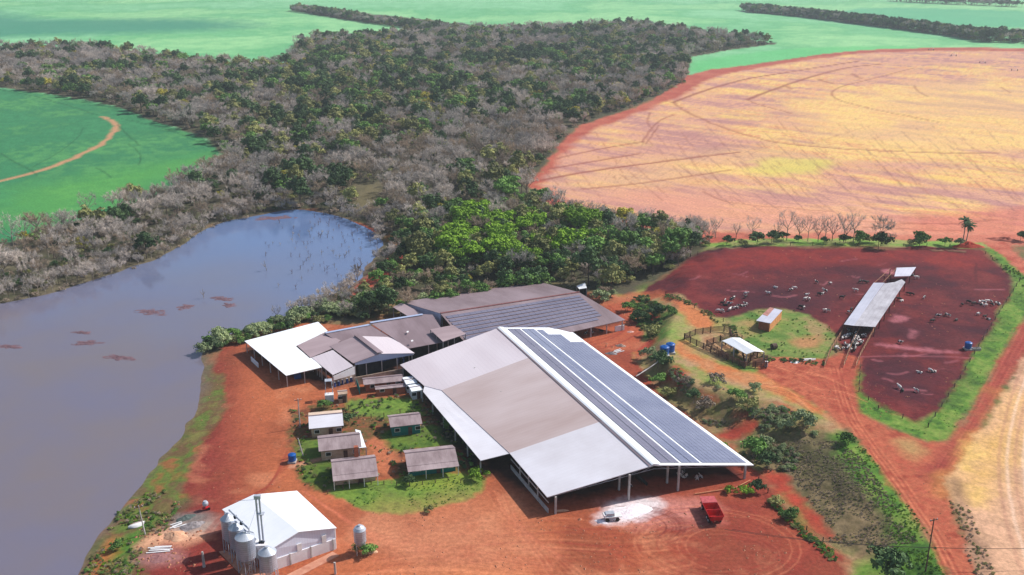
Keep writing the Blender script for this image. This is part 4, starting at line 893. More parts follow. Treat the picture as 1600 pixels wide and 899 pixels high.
ra = MB()
for v0, ue, mm in rows: ra.slab(quad_on(rcr, .012, ue, v0+.0415, v0+.0445, .07), .04)
ra.build('panel_rail', mat('panel_rail', lin(84,86,110)), big)
pl = []
for t, X_, Y_ in ((.07, 868, 803), (.6, 982, 782), (1.25, 1059, 767), (0, 1163, 748), (0, 967, 766), (0, 1042, 755)):
    p = PZ(X_, Y_, 0); pl.append((p[0], p[1], {868: 3.95, 982: 6.1, 1059: 6.0, 1163: 3.2, 967: 6.0, 1042: 6.3}[X_]))
posts(big, pl, MCON, .19, 0.)
for k in range(1, 10):
    p = lerp(lerp(LN, LI, .06), LI, k/4) if k < 4 else None
    if p: posts(big, [(p[0]+.5, p[1], p[2]-.1)], MCON, .12, 0.)
for k in range(8):
    p = lerp(WN, LF, .02+k/7.3); posts(big, [(p[0]+.4, p[1]+.1, p[2]-.1)], MCON, .13, 0.)
    p = lerp(EN, EF, .02+k/7.3); posts(big, [(p[0]-.5, p[1]+.1, p[2]-.1)], MCON, .13, gz(p[0]-.5, p[1]) if gz(p[0]-.5, p[1]) < 2 else 2.)
for k in range(1, 5):
    for side, z_ in ((LN, 5.2), (EN, 4.7)):
        p = lerp(lerp(RN, side, .5), lerp(RF, LF if side is LN else EF, .5), k/5); posts(big, [(p[0], p[1], p[2]-.15)], MCON, .15, 0.)
itm = mat('barn_dark_timber', lin(66,60,60), c2=lin(40,36,36), ns=1); nb_ = MB()
for t0, t1, v_ in ((.1, .95, .55), (.08, .95, 1.45), (.05, .95, 1.0)):
    def _c(t):
        a = lerp(RN, RF, t)
        return lerp(a, lerp(LN, LF, t), v_) if v_ <= 1 and v_ != 1.0 else (lerp(a, lerp(EN, EF, t), v_-1) if v_ > 1 else a)
    P_ = [np.array(_c(t)) for t in np.linspace(t0, t1, 6)]
    for h_ in (.5, .9, 1.3): nb_.path([V3((p[0], p[1], h_)) for p in P_], .06, 4)
    nb_.wall([(p[0]+1, p[1], .7) for p in P_], 0, .3)
nb_.build('feed_barrier', itm, big)
fwall = MB(); fwall.wall([(LF[0]+1, LF[1]-.5, 3.0), (EF[0]-1, EF[1]-.5, 2.2)], 0, .2); fwall.build('end_wall', itm, big)
# gable trusses of the near end, and the low side wall with its rail
tr = MB()
for A_, B_ in ((RN, LN), (RN, EN)):
    for o in (0, .0):
        a, b = V3(A_)-Vector((0, 0, .3)), V3(B_)-Vector((0, 0, .25)); tr.tube(a+Vector((.1, .4, 0)), b+Vector((.1, .4, 0)), .09, n=4)
        a2, b2 = a-Vector((0, 0, .8)), b-Vector((0, 0, .1)); tr.tube(a2+Vector((.1, .4, 0)), b2+Vector((.1, .4, 0)), .07, n=4)
        for k in range(8): tr.tube(a.lerp(b, k/8)+Vector((.1, .4, 0)), a2.lerp(b2, (k+1)/8)+Vector((.1, .4, 0)), .05, n=4)
tr.build('truss', MSTEEL2, big)
lw = MB(); pa, pb = V3(LN), V3(LI); lw.wall([(pa.x+.3, pa.y+.4, 1.0), (pb.x+.3, pb.y+.2, 1.0)], -.1, .15); lw.wall([(pa.x+.3, pa.y+.4, 2.6), (pb.x+.3, pb.y+.2, 2.6)], 2.3, .06); lw.build('side_wall', MCON, big)
fw = MB(); p = V3(PZ(1172,752,0)); q = V3(PZ(1060,780-10,0)); fw.path([p+Vector((0, 0, .25)), V3(PZ(1150,762,.25)), V3(PZ(1085,772,.25))], .12, 5); fw.build('kerb_wall', mat('kerb_earth', lin(206,142,104)), big)

# --- back barn
bR, bL = PZ(905,457,7.4), PZ(688,490,7.4); bn, bnl = PZ(977,500,3.4), PZ(741,553,3.4); bb, bbl = PZ(841,440,3.6), PZ(628,472,3.6)
def planehit(x, y, p, q, r):
    p, q, r = V3(p), V3(q), V3(r); n_ = (q-p).cross(r-p); d = V3(ray(x, y)); o_ = Vector((0, 0, CAM_H)); return np.array(o_+d*((p-o_).dot(n_)/d.dot(n_)))
bnl = planehit(741, 553, bR, bL, bn)
b2 = empty('rear_barn', ((bR[0]+bL[0])/2, (bR[1]+bL[1])/2, 0), 0, 'long dull grey barn behind, solar rows over its near slope', 'barn')
roof_part(b2, 'roof', [bR, bL, bnl, bn], MRD, .14, 'near slope under the panels'); roof_part(b2, 'roof', [bR, bL, bbl, bb], MRD, .135, 'plain far slope')
rc = MB(); rc.tube(V3(bR)+Vector((0, 0, .05)), V3(bL)+Vector((0, 0, .05)), .28, n=6); rc.build('ridge_cap', mat('rusty_ridge', lin(150,104,104), c2=lin(128,84,84)), b2)
c4 = [bR, bL, bnl, bn]
for k in range(9):
    sm = MB(); v0 = .09+k*.088; uS = .035+.008*k if k < 8 else .14
    for j in range(24): sm.slab(quad_on(c4, uS+(.985-uS)*j/24, uS+(.985-uS)*(j+.97)/24, v0, v0+.062, .16), .05)
    sm.build('solar_panel_row', MSOL2, b2)
posts(b2, [(lerp(bn, bnl, t)[0], lerp(bn, bnl, t)[1]+.4, 3.3) for t in (.02, .13, .24, .36, .5, .65, .8)], MCON, .14, 0.)
posts(b2, [(lerp(bb, bbl, t)[0], lerp(bb, bbl, t)[1]-.4, 3.5) for t in (.01, .2, .4, .6, .8, .99)], MCON, .14, 0.)
posts(b2, [(lerp(bR, bL, t)[0], lerp(bR, bL, t)[1], 7.2) for t in (.01, .33, .66, .99)], MCON, .14, 0.)
gw = MB(); a, b = V3(bL), V3(bbl); gw.add([a, b, (b.x, b.y, b.z-.9), (a.x, a.y, b.z-.9), a+Vector((.1, -.05, 0)), b+Vector((.1, -.05, 0)), (b.x+.1, b.y-.05, b.z-.9), (a.x+.1, a.y-.05, b.z-.9)], [(0,1,2,3),(7,6,5,4),(0,4,5,1),(1,5,6,2),(2,6,7,3),(3,7,4,0)]); gw.build('gable_panel', MWALLB, b2)
wf = MB(); p0, p1 = PZ(965,515,1.3), PZ(985,520,1.3); wf.box(tuple(PZ(968,513,.8)), (3.2, .3, 1.6), R(24)); wf.build('white_sack_wall', MWHITE, b2)

def open_shed(name, label, roof, m, th=.12, postm=MCON, cat='shed', nb=None, z0=0., grp=None, rl=None, pr=.11):
    cxm = np.mean([p[:2] for p in roof], 0); r = empty(name, (cxm[0], cxm[1], z0), 0, label, cat, grp)
    roof_part(r, 'roof', roof, m, th, rl)
    for i, p in enumerate(roof):
        q = np.array(p)*.97+np.array([cxm[0], cxm[1], p[2]])*.03; posts(r, [(q[0], q[1], p[2]-th)], postm, pr, z0)
        nx = roof[(i+1) % len(roof)]; L_ = np.hypot(nx[0]-p[0], nx[1]-p[1]); n_ = int(L_/6)
        for k in range(1, n_+1):
            w_ = lerp(p, nx, k/(n_+1)); w_ = np.array(w_)*.97+np.array([cxm[0], cxm[1], w_[2]])*.03; posts(r, [(w_[0], w_[1], w_[2]-th)], postm, pr, z0)
    return r
# --- sheds between the barns
wsh = open_shed('white_roofed_shed', 'low open shed with brilliant white L shaped roof beside the pond', [PZ(382,533,3.6), PZ(497,503,4.6), PZ(512,517,4.5), PZ(462,541,4.0), PZ(484,560,3.9), PZ(488,559,3.9), PZ(503,574,3.8), PZ(447,587,3.4)], MRW)
MB().box(tuple(PZ(398,566,.7)), (5.5, .25, 1.3), R(-56)).build('low_wall', MWALLW, wsh)
MB().box(tuple(PZ(465,588,.9)), (1.8, .8, 1.3), R(24)).build('feed_trough', MBLAD, wsh)
sh1 = open_shed('grey_lean_shed', 'dull grey roof tucked into the corner of the white L shaped roof', [PZ(464,540,4.1), PZ(508,520,4.7), PZ(532,532,4.7), PZ(518,545,4.4), PZ(485,559,4.0)], MRB, th=.1)
sh2 = open_shed('grey_shed', 'grey roofed shed with pale front edge left of the ventilated roof', [PZ(487,559,4.0), PZ(520,547,4.8), PZ(552,572,4.6), PZ(520,586,3.7)], MR, th=.1)
MB().wall([PZ(521,588,3.4), PZ(554,573,4.4)], 2.2, .1).build('front_wall', MWALLW, sh2); MB().wall([PZ(520,589,2.6), PZ(553,579,2.6)], 0, .2).build('base_wall', MWALL, sh2)
for k in range(5):
    p = PZ(523+k*6.5, 599-k*2, .9); o = ML(); root = empty('blue_drum', (p[0], p[1]-.3, 0), 0, '%s blue drum from the left in front of the grey roofed shed' % NUM[k], 'drum', 'blue drums by the shed wall')
    ML().lathe((0, 0, 0), [(.35, 0), (.36, .4), (.38, .45), (.36, .5), (.36, 1.2), (.3, 1.25)], 12).build('body', MBLAD, root, origin=None); ML().lathe((0, 0, 1.25), [(.31, 0), (.31, .05)], 12).build('lid', MWHITE, root)
m1 = open_shed('middle_shed', 'dull brown sloping roof behind the ventilated roof, left of the broader one', [PZ(506,520,5.2), PZ(578,507,5.6), PZ(612,528,4.6), PZ(560,560,3.6), PZ(532,537,4.2)], MRD, th=.1)
m2 = open_shed('broad_shed', 'broad dull brown roof with two pale spots between the barns', [PZ(577,504,6), PZ(660,491,6.2), PZ(676,492,6.2), PZ(702,533,4.6), PZ(638,545,4.2), PZ(612,527,4.8)], MRD, th=.1)
MB().slab([PZ(508,519,5.3), PZ(578,506,5.7), PZ(579,508,5.7), PZ(509,521,5.3)], .08).build('edge_flashing', MWALLB, m1)
MB().slab([PZ(578,503,6.15), PZ(660,490,6.35), PZ(661,492,6.35), PZ(579,505,6.15)], .08).build('edge_flashing', MWALLB, m2)
for X_, Y_ in ((637,518), (644,532)): MB().slab([PZ(X_-2,Y_,5.6), PZ(X_+1,Y_-1,5.6), PZ(X_+2,Y_+1,5.6), PZ(X_-1,Y_+2,5.6)], .05).build('roof_patch', MWHITE, m2)
m3 = open_shed('link_roof', 'small dull roof step between the broad brown roof and the solar barn', [PZ(672,515,6.2), PZ(708,508,6.2), PZ(728,522,5.8), PZ(692,534,5.6)], MRB, th=.1)
m4 = open_shed('lean_to', 'small sloping lean to at the left end of the rear barn', [PZ(614,480,3.6), PZ(628,473,4.2), PZ(659,490,4.4), PZ(637,494,3.6)], MRB, th=.1)
# --- milking parlour
rn, rf = PZ(592,553,6), PZ(556,525,6); ln, lf = PZ(552,568,4.5), PZ(515,541,4.5); en, ef = PZ(648,552,4.5), PZ(612,527,4.5)
mp = empty('milking_parlour', tuple(PZ(600,585,0)), 0, 'small gabled shed with brown raised ridge vent and open dark front', 'shed')
roof_part(mp, 'roof', [rn, rf, lf, ln], MRB, .12); roof_part(mp, 'roof', [rn, rf, ef, en], MR, .11)
up = Vector((0, 0, .45)); vt = MB(); a, b = V3(rn), V3(rf); vv = V3(lerp(rn, en, .12)); vf = V3(lerp(rf, ef, .12)); wv = V3(lerp(rn, ln, .05)); wf = V3(lerp(rf, lf, .05))
vt.slab([wv+up, wf+up, vf+up, vv+up], .12); vt.wall([wv+up, wf+up], a.z-.3, .1).build('ridge_vent', MRD, mp)
gb = MB(); base = 4.15
pts = [V3(ln)+Vector((.4, .15, -.05)), V3(rn)+Vector((0, .15, -.15)), V3(en)+Vector((-.4, .15, -.05)), V3(en)+Vector((-.4, .15, -.6)), V3(ln)+Vector((.4, .15, -.6))]
gb.add(pts+[p+Vector((.04, .12, 0)) for p in pts], [(0,1,2,3,4), (9,8,7,6,5)]+[(i, 5+i, 5+(i+1) % 5, (i+1) % 5) for i in range(5)]); gb.build('gable', MWALLB, mp)
MB().wall([PZ(554,590,2.3), PZ(640,574,2.3)], -.1, .2).build('front_wall', MWALL, mp)
pd = MB(); a, b = PZ(585,588,1.6), PZ(617,579,1.6); pd.wall([np.array(a)+[0, -.15, 0], np.array(b)+[0, -.15, 0]], .9, .06).build('blue_panel', MBLAD, mp)
for t in (.02, .2, .45, .7, .95):
    p = lerp(ln, en, t); posts(mp, [(p[0], p[1]+.4, 4.2)], MCON, .1, 0.)
for t in (.3, .6, .9):
    for A_, B_ in ((ln, lf), (en, ef)): p = lerp(A_, B_, t); posts(mp, [(p[0]*.99+c0[0]*0, p[1], 4.4)], MCON, .1, 0.)
fl = mat('shade_dark_fittings', lin(52,50,54), c2=lin(34,32,36), ns=1)  # near black, for inner walls and partitions added to darken the open sheds
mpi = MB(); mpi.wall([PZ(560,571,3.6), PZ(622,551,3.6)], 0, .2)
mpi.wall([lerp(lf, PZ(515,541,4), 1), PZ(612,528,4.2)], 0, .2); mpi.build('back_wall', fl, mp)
stl = MB()
for k in range(9):
    q = PZ(562+k*8.5, 579-k*2.1, 1.4); stl.box((q[0], q[1]+1.2, .8), (.1, 1.6, 1.6), R(-10))
stl.path([PZ(560,574,2.6), PZ(632,556,2.6)], .12, 5); stl.build('stalls', MBLAD, mp)
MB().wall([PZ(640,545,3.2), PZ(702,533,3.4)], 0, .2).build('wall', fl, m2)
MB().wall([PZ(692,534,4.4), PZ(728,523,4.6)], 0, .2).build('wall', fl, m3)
for k in range(6):
    t = .12+k*.15; q = V3(lerp(PZ(390,548,1), PZ(450,590,1), t)); d_ = Vector((3.0, 2.2, 0))
    MB().box((q.x+d_.x, q.y+d_.y, .7), (.2, 4.6, 1.4), R(-56)).build('partition', fl, wsh)
MB().wall([PZ(512,570,3.2), PZ(470,590,3.2)], 0, .2)
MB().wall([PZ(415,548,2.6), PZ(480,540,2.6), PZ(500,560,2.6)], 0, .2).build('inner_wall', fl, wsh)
MRH = mat('old_house_roof', lin(172,154,156), .7, c2=lin(132,114,116), ns=3, stripes=(0, .9, .2, .12), streak=(1, .4, 1), ang=14)
# --- gabled houses and small sheds, laid out in metres
def house(name, label, X_, Y_, L_, W_, ang, hw, hr, rm, wm_, cat='house', over=.5, chim=None, door=None, wins=1, rm2=None, porch=False):
    p = PZ(X_, Y_, hw); e = empty(name, (p[0], p[1], gz(p[0], p[1])), R(ang), label, cat)
    for i, (cx_, cy_, sx, sy) in enumerate(((0, -W_/2+over, L_-2*over, .15), (0, W_/2-over, L_-2*over, .15), (-L_/2+over+.08, 0, .15, W_-2*over-.3), (L_/2-over-.08, 0, .15, W_-2*over-.3))):
        w_ = ML().box((cx_, cy_, hw/2-.1), (sx, sy, hw+.2))
        if i > 1: s_ = sx/2; y_ = W_/2-over-.15; zr = hw+(hr-hw)*.82; w_.add([(cx_-s_, -y_, hw), (cx_-s_, y_, hw), (cx_-s_, 0, zr), (cx_+s_, -y_, hw), (cx_+s_, y_, hw), (cx_+s_, 0, zr)], [(0,2,1),(3,4,5),(0,3,5,2),(1,2,5,4)])
        w_.build('wall', wm_, e)
    for s_ in (-1, 1):
        o = ML().slab([(-L_/2, 0, hr), (L_/2, 0, hr), (L_/2, s_*W_/2, hw+.05), (-L_/2, s_*W_/2, hw+.05)], .1).build('roof', rm if s_ < 0 or rm2 is None else rm2, e)
    ML().box((0, 0, hr+.03), (L_+.1, .35, .1)).build('ridge_cap', MRD, e)
    yf = -W_/2+over-.08
    d = ML().box((L_*.12, yf-.03, 1.0), (.9, .08, 2.0)).build('door', door or MWOOD, e); 
    for k in range(wins):
        for x_ in ((-L_*.28, L_*.36)[:1+k] if k == 0 else (L_*.36,)):
            wi = ML().box((x_, yf-.02, 1.5), (1.3, .08, 1.0)).build('window', MWHITE, e); ML().box((x_, yf-.07, 1.5), (1.1, .04, .8)).build('pane', MDARK, wi)
    if chim: ML().box((chim[0], chim[1], hr+.3), (.9, .9, 2.4)).build('chimney', MBRICK, e)
    if porch:
        for x_ in (-L_/2+.2, -L_*.15, L_*.18, L_/2-.2): ML().box((x_, -W_/2-1.5, hw/2-.2), (.14, .14, hw-.3)).build('porch_post', MWHITE, e)
        ML().slab([(-L_/2, -W_/2-1.7, hw-.35), (L_/2, -W_/2-1.7, hw-.35), (L_/2, -W_/2+.0, hw-.02), (-L_/2, -W_/2+.0, hw-.02)], .08).build('porch_roof', rm, e)
    return e
house('house', 'small house with half beige, half bright silver roof at the yard edge', 509, 655, 8.0, 8.5, 12, 2.6, 3.9, MRS, MWALL, chim=None, wins=2, rm2=mat('beige_sheet', lin(222,198,178), c2=lin(200,176,156), ns=3))
house('house', 'grey roofed house below the bright silver roofed one', 530, 690, 9.5, 7.6, 13, 2.6, 4.0, MRH, MWALL, wins=2)
MB().slab([PZ(553,672,3.0), PZ(564,672,3.0), PZ(573,698,2.6), PZ(562,699,2.6)], .1)
pv_ = open_shed('carport', 'narrow white roof at the right side of the middle grey house', [PZ(555,671,3.0), PZ(563,673,3.0), PZ(572,699,2.6), PZ(561,700,2.6)], MRW, th=.08)
house('house', 'grey roofed house with brick chimney and cluttered porch, nearest the lawn', 553, 727, 9.6, 7.2, 13, 2.6, 4.0, MRH, MWALL, chim=(.8, 3.0), wins=2, porch=True)
house('house', 'small teal walled house under a grey roof near the barn eave', 632, 656, 7.6, 6.4, 14, 2.6, 3.8, MRH, MTEAL, wins=2)
house('house', 'larger teal walled house with long grey roof and porch, beside the lawn', 672, 712, 11.2, 7.4, 13, 2.7, 4.0, MRH, MTEAL, wins=2, porch=True)
house('outbuilding', 'long low brown roofed outbuilding in front of the dark open parlour', 598, 593, 10.4, 4.4, 14, 2.3, 3.0, MRH, MBRICK, 'shed', wins=2)
house('outbuilding', 'lower narrow annex just in front of the long outbuilding', 610, 604, 8.0, 2.2, 14, 1.9, 2.2, MRH, MBRICK, 'shed', wins=1, over=.3)
house('milk_room', 'small white roofed box shed under the barn eave', 640, 594, 3.0, 4.5, 20, 2.6, 2.9, MRW, MWALLW, 'shed', wins=1, over=.25)
house('milk_room', 'second white box shed just below the first under the barn eave', 649, 606, 3.0, 4.0, 20, 2.4, 2.7, MRW, MWALLW, 'shed', wins=1, over=.25)
p = Pt(515, 626); e = empty('water_tower', tuple(p), R(10), 'white tank box at the foot of a thin frame tower', 'tower')
ML().box((0, 0, .9), (2.2, 1.6, 1.9)).build('tank', MWHITE, e); t_ = ML()
for dx in (-1, 1):
    for dy in (-.7, .9): t_.tube((dx, dy+1, 0), (dx*.7, dy*.7+1, 5.2), .08, n=4)
    for z_ in (1.5, 3, 4.5): t_.tube((dx*.9, .2, z_), (dx*.9, 1.8, z_), .05, n=4)
t_.box((0, 1, 5.2), (1.8, 1.6, .12)); t_.build('frame', MSTEEL2, e)
house('kiosk', 'tiny beige hut right of the white tank box', 535, 613, 2.4, 2.6, 14, 2.4, 2.7, MWALL, MWALL, 'shed', wins=1, over=.15)
# teal screen, garden wall
fe = empty('screen_wall', tuple(Pt(562,606)), 0, 'short teal screen at the left end of the outbuilding', 'wall'); MB().wall([PZ(557,593,2.0), PZ(562,606,2.0)], 0, .12).build('panel', MTEAL, fe); MB().box(tuple(PZ(557,595,1)), (.2, .2, 2.2)).build('post', MWOOD, fe)
# --- store with silos at the lower left
rn, rf = PZ(467,831,6.3), PZ(396,773,6.3); en, ef = PZ(526,825,4.7), PZ(464,767,4.7); ln, lf = PZ(421,860,4.7), PZ(347,796,4.7)
st_ = empty('grain_store', tuple(PZ(480,850,0)), 0, 'white gabled store with clean white roof beside the silos', 'warehouse')
MW2 = mat('clean_white_sheet', lin(248,250,254), .5, c2=lin(236,240,250), ns=8, stripes=(1, 1.2, .05, .1), ang=36)
roof_part(st_, 'roof', [rn, rf, ef, en], MW2, .12); roof_part(st_, 'roof', [rn, rf, lf, ln], MW2, .115)
def ins(p, c, k=.965): return Vector((c[0]+(p[0]-c[0])*k, c[1]+(p[1]-c[1])*k, p[2]-.12))
cc = np.mean([en, ef, ln, lf], 0); en_, ef_, ln_, lf_, rn_, rf_ = [ins(p, cc) for p in (en, ef, ln, lf, rn, rf)]
MB().wall([en_, ef_], 0, .2).build('wall', MWALLW, st_); MB().wall([ln_, lf_], 0, .2).build('wall', MWALLW, st_)
for (a, b, c_) in ((ln_, rn_, en_), (lf_, rf_, ef_)):
    g2 = MB(); q = [Vector((a.x, a.y, 2.3)), Vector((c_.x, c_.y, 2.3)), c_, b, a]; g2.add(q+[v+Vector((.1, .15, 0)) for v in q], [(0,1,2,3,4), (9,8,7,6,5)]+[(i, (i+1) % 5, 5+(i+1) % 5, 5+i) for i in range(5)]); g2.build('gable', mat('pale_lilac_sheet', lin(222,224,240), .5, c2=lin(212,214,232), ns=5, stripes=(0, .5, .12, .2)), st_)
    MB().wall([Vector((a.x-.05, a.y-.1, 2.3)), Vector((c_.x-.05, c_.y-.1, 2.3))], -.1, .25).build('base_wall', MWALLW, st_)
for t in (0.03, .3, .62, .97):
    p = ln_.lerp(en_, t); MB().box((p.x-.1, p.y-.28, 1.2), (.25, .2, 2.45), R(36)).build('pilaster', MCON, st_)
for X_, Y_ in ((464,849), (504,838)):
    p = PZ(X_, Y_, 3.3); q = V3(p); dd = (en_-ln_); dd.z = 0; dd.normalize(); t = (q-ln_).dot(dd); s0_ = ln_+dd*t
    MB().box((s0_.x+.06, s0_.y-.1, 3.1), (.9, .14, 1.5), R(math.degrees(math.atan2(dd.y, dd.x)))).build('shutter', MWHITE, st_)
ap = MB(); ap.slab([V3(PZ(342,862,.12)), V3(PZ(372,893,.12)), V3(PZ(410,930,.12)), V3(PZ(530,868,.12)), V3(PZ(520,862,.12)), V3(PZ(435,905,.12)), V3(PZ(352,860,.12))], .14).build('concrete_apron', mat('dusty_concrete', lin(206,150,124), c2=lin(180,116,92), ns=2), st_)
SL = [(355, 806, 1.3, 4.0, 'farthest galvanised silo of the four beside the white store'), (368, 820, 1.35, 4.0, 'second galvanised silo from the back beside the white store'), (382, 834, 1.75, 4.3, 'tallest galvanised silo, third in the row beside the white store'), (417, 858, 1.6, 3.4, 'galvanised silo at the front corner of the white store')]
for X_, Y_, r_, hb_, lb in SL:
    zt = 8.4 if X_ != 417 else 7.0; p = PZ(X_, Y_, zt-.5); e = empty('silo', (p[0], p[1], 0), R(30), lb, 'silo', 'silos beside the white store'); zb = zt-1.1-hb_
    ML().lathe((0, 0, zb), [(r_, 0), (r_, hb_)], 28).build('body', MSTEEL, e); ML().lathe((0, 0, zb+hb_), [(r_+.08, 0), (.35, .95), (.35, 1.15), (0.02, 1.2)], 28).build('roof', MSTEEL2, e); ML().lathe((0, 0, zb), [(.25, -1.5), (r_, 0)], 24).build('hopper', MSTEEL2, e)
    for k in range(6):
        a = k*math.pi/3; x_, y_ = r_*math.cos(a), r_*math.sin(a); ML().tube((x_, y_, 0), (x_, y_, zb+.3), .08, n=5).build('leg', MSTEEL2, e)
    br_ = ML()
    for k in range(6):
        a, b = k*math.pi/3, (k+1)*math.pi/3; br_.tube((r_*math.cos(a), r_*math.sin(a), .1), (r_*math.cos(b), r_*math.sin(b), max(zb, .6)), .035, n=4)
    br_.build('brace', MSTEEL2, e); la = ML()
    for s_ in (-.22, .22): la.tube((s_, -r_-.15, .3), (s_, -r_-.15, zt-1), .035, n=4)
    for k in range(int(zt*1.6)): la.tube((-.22, -r_-.15, .5+k*.55), (.22, -r_-.15, .5+k*.55), .025, n=3)
    la.build('ladder', MSTEEL2, e)
p = PZ(409, 845, 5.2); e = empty('grain_elevator', (p[0], p[1], 0), 0, 'tall twin tube grain elevator rising over the silos', 'elevator')
for dx in (-.32, .32): ML().box((dx, 0, 7.2), (.3, .36, 14.2)).build('leg_tube', MSTEEL2, e)
ML().box((0, 0, 14.5), (1.2, .7, .7)).build('head', MSTEEL2, e); ML().box((.3, 0, 11.0), (1.3, 1.0, .12)).build('platform', MSTEEL2, e)
sp_ = ML().tube((0, 0, 14.0), (-6.5, 7.5, 9.0), .035, n=5); sp_.tube((0, 0, 13.2), (-3, -3.2, 5), .03, n=4); sp_.build('guy_wire', MSTEEL2, e)
ML().box((0, -.1, 4.4), (2.6, 2.0, .9)).build('base_box', MWALLW, e); ML().box((0, -.1, 4.95), (1.0, .7, .35)).build('motor', MDARK, e)
a, b = PZ(358, 797, 9.0), PZ(389, 827, 8.9); e = empty('conveyor', (a[0], a[1], 0), 0, 'thin dark conveyor tube running over the silo tops', 'conveyor'); MB().tube(a, b, .16, n=6).build('tube', MSTEEL2, e)
for t in (.3, .62): q = V3(lerp(a, b, t)); MB().box((q.x, q.y, q.z-.3), (.5, .5, .6)).build('outlet', MDARK, e)
for X_ in (389,): q = V3(b); MB().tube(q, (q.x, q.y, 0), .08, n=5).build('support', MSTEEL2, e)
# --- feed bin
p = Pt(564, 864); e = empty('feed_bin', tuple(p), R(15), 'lone grey feed bin on legs in the orange yard', 'silo')
ML().lathe((0, 0, 2.6), [(1.15, 0), (1.18, 2.6)], 24).build('body', MSTEEL, e); ML().lathe((0, 0, 5.2), [(1.22, 0), (.9, .5), (.3, .85), (.3, 1.0), (.02, 1.02)], 24).build('roof', MSTEEL2, e); ML().lathe((0, 0, 2.6), [(.2, -1.4), (1.15, 0)], 20).build('hopper', MSTEEL2, e)
for k in range(4):
    a = math.pi/4+k*math.pi/2; ML().tube((1.15*math.cos(a), 1.15*math.sin(a), -.1), (1.15*math.cos(a), 1.15*math.sin(a), 3.0), .09, n=5).build('leg', MCON, e)
# --- feedlot shade shed
PZz = PLAT+3.0
e = empty('feedlot_shed', tuple(Pt(1385,480)), 0, 'long grey shade roof in the middle of the red feedlot, torn at its far end', 'shed')
def Q(x, y, z): return PZ(x, y, PLAT+z)
MFS = mat('feedlot_sheet', lin(206,206,220), .5, c2=lin(188,188,202), ns=6, stripes=(1, 1.1, .2, .1), ang=59); MFS2 = mat('worn_feedlot_sheet', lin(186,184,192), .6, c2=lin(150,146,154), ns=7, stripes=(1, 1.1, .25, .12), ang=59, streak=(1, 2, 1))
roof_part(e, 'roof', [Q(1318.5,507,3), Q(1334,509,3.6), Q(1382,442,3.6), Q(1365,442,3)], MFS, .08, 'smooth pale left slope'); roof_part(e, 'roof', [Q(1334,509,3.6), Q(1367.5,511,3), Q(1414.5,441,3), Q(1409,436.5,3.1), Q(1398,441,3.3), Q(1382,443,3.6)], MFS2, .075, 'worn blotchy right slope'); roof_part(e, 'roof', [Q(1397.5,432,3.4), Q(1422,431.5,3), Q(1431.5,417.5,3), Q(1401,418.5,3.4)], MFS, .08, 'loose far piece of roof')
for t in np.linspace(0, 1, 9):
    for a, b in (((1319,507), (1391,421)), ((1334,509), (1400,419)), ((1367,511), (1430,418))):
        q = Q(a[0]+(b[0]-a[0])*t, a[1]+(b[1]-a[1])*t, 2.9); MB().box((q[0], q[1], PLAT+1.4), (.2, .2, 3.0)).build('post', MWOOD, e)
pu = MB(); pu.tube(Q(1365,443,2.95), Q(1391,420,2.95), .08, n=4); pu.tube(Q(1380,441,3.3), Q(1401,419,3.3), .08, n=4)
for k in range(4): pu.tube(Q(1365+k*7,443-k*6,2.95), Q(1380+k*6,442-k*6,3.3), .06, n=4)
pu.build('purlin', MWOOD2, e)
rl = empty('lane_fence', tuple(Pt(1320,545)), 0, 'pale rail fences of the cattle lane in front of the feedlot shed', 'fence')
for pts in ([(1322,512),(1297,552),(1288,575)], [(1345,512),(1327,550),(1318,575)], [(1368,514),(1345,556),(1337,575)]):
    P3 = [V3(q) for q in Pts(pts)]; m_ = MB()
    for h_ in (.5, .95, 1.4): m_.path([q+Vector((0, 0, h_)) for q in P3], .07, 4)
    m_.build('rail', MWOOD2, rl)
    for a, b in zip(P3, P3[1:]):
        n_ = max(2, int((b-a).length/2.5))
        for k in range(n_): q = a.lerp(b, k/n_); MB().box((q.x, q.y, q.z+.75), (.16, .16, 1.6)).build('fence_post', MWOOD, rl)
# --- shed on the grass triangle
q0 = Pt(1198, 511)
e = empty('stone_shed', tuple(q0), 0, 'small shed with patchy rusty and silver roof on the grass triangle', 'shed'); zq = q0[2]
def Q2(x, y, z): return PZ(x, y, zq+z)
a, b, c_, d = Q2(1181.5,501,2.6), Q2(1204,505.5,2.9), Q2(1222.5,485,2.9), Q2(1203,480.5,2.6)
mr_ = lerp(a, b, .55); mf = lerp(d, c_, .5)
roof_part(e, 'roof', [a, b, c_, d], MFS, .1); roof_part(e, 'rusty_sheet', [np.array(lerp(a, d, .45))+[0, 0, .06], np.array(lerp(lerp(a, b, .45), lerp(d, c_, .35), .4))+[0, 0, .06], np.array(lerp(d, c_, .35))+[0, 0, .06], np.array(d)+[0, 0, .06]], mat('rusty_sheet', lin(196,140,128), c2=lin(150,104,96), ns=2), .04)
a2, b2_, c2_, d2 = [V3(q)-Vector((0, 0, .25)) for q in (lerp(a, b, .2), lerp(b, a, .03), lerp(c_, d, .05), lerp(d, c_, .15))]
MB().wall([a2+Vector((.2, .5, 0)), b2_+Vector((0, .5, 0))], zq-.3, .2).build('wall', MBRICK, e); MB().wall([b2_+Vector((0, .5, 0)), c2_], zq-.3, .2).build('wall', mat('ochre_wall', lin(222,160,100), c2=lin(190,120,80)), e); MB().wall([a2+Vector((.2, .5, 0)), d2], zq-.3, .2).build('wall', MBRICK, e); MB().wall([d2, c2_], zq-.3, .2).build('wall', MBRICK, e)
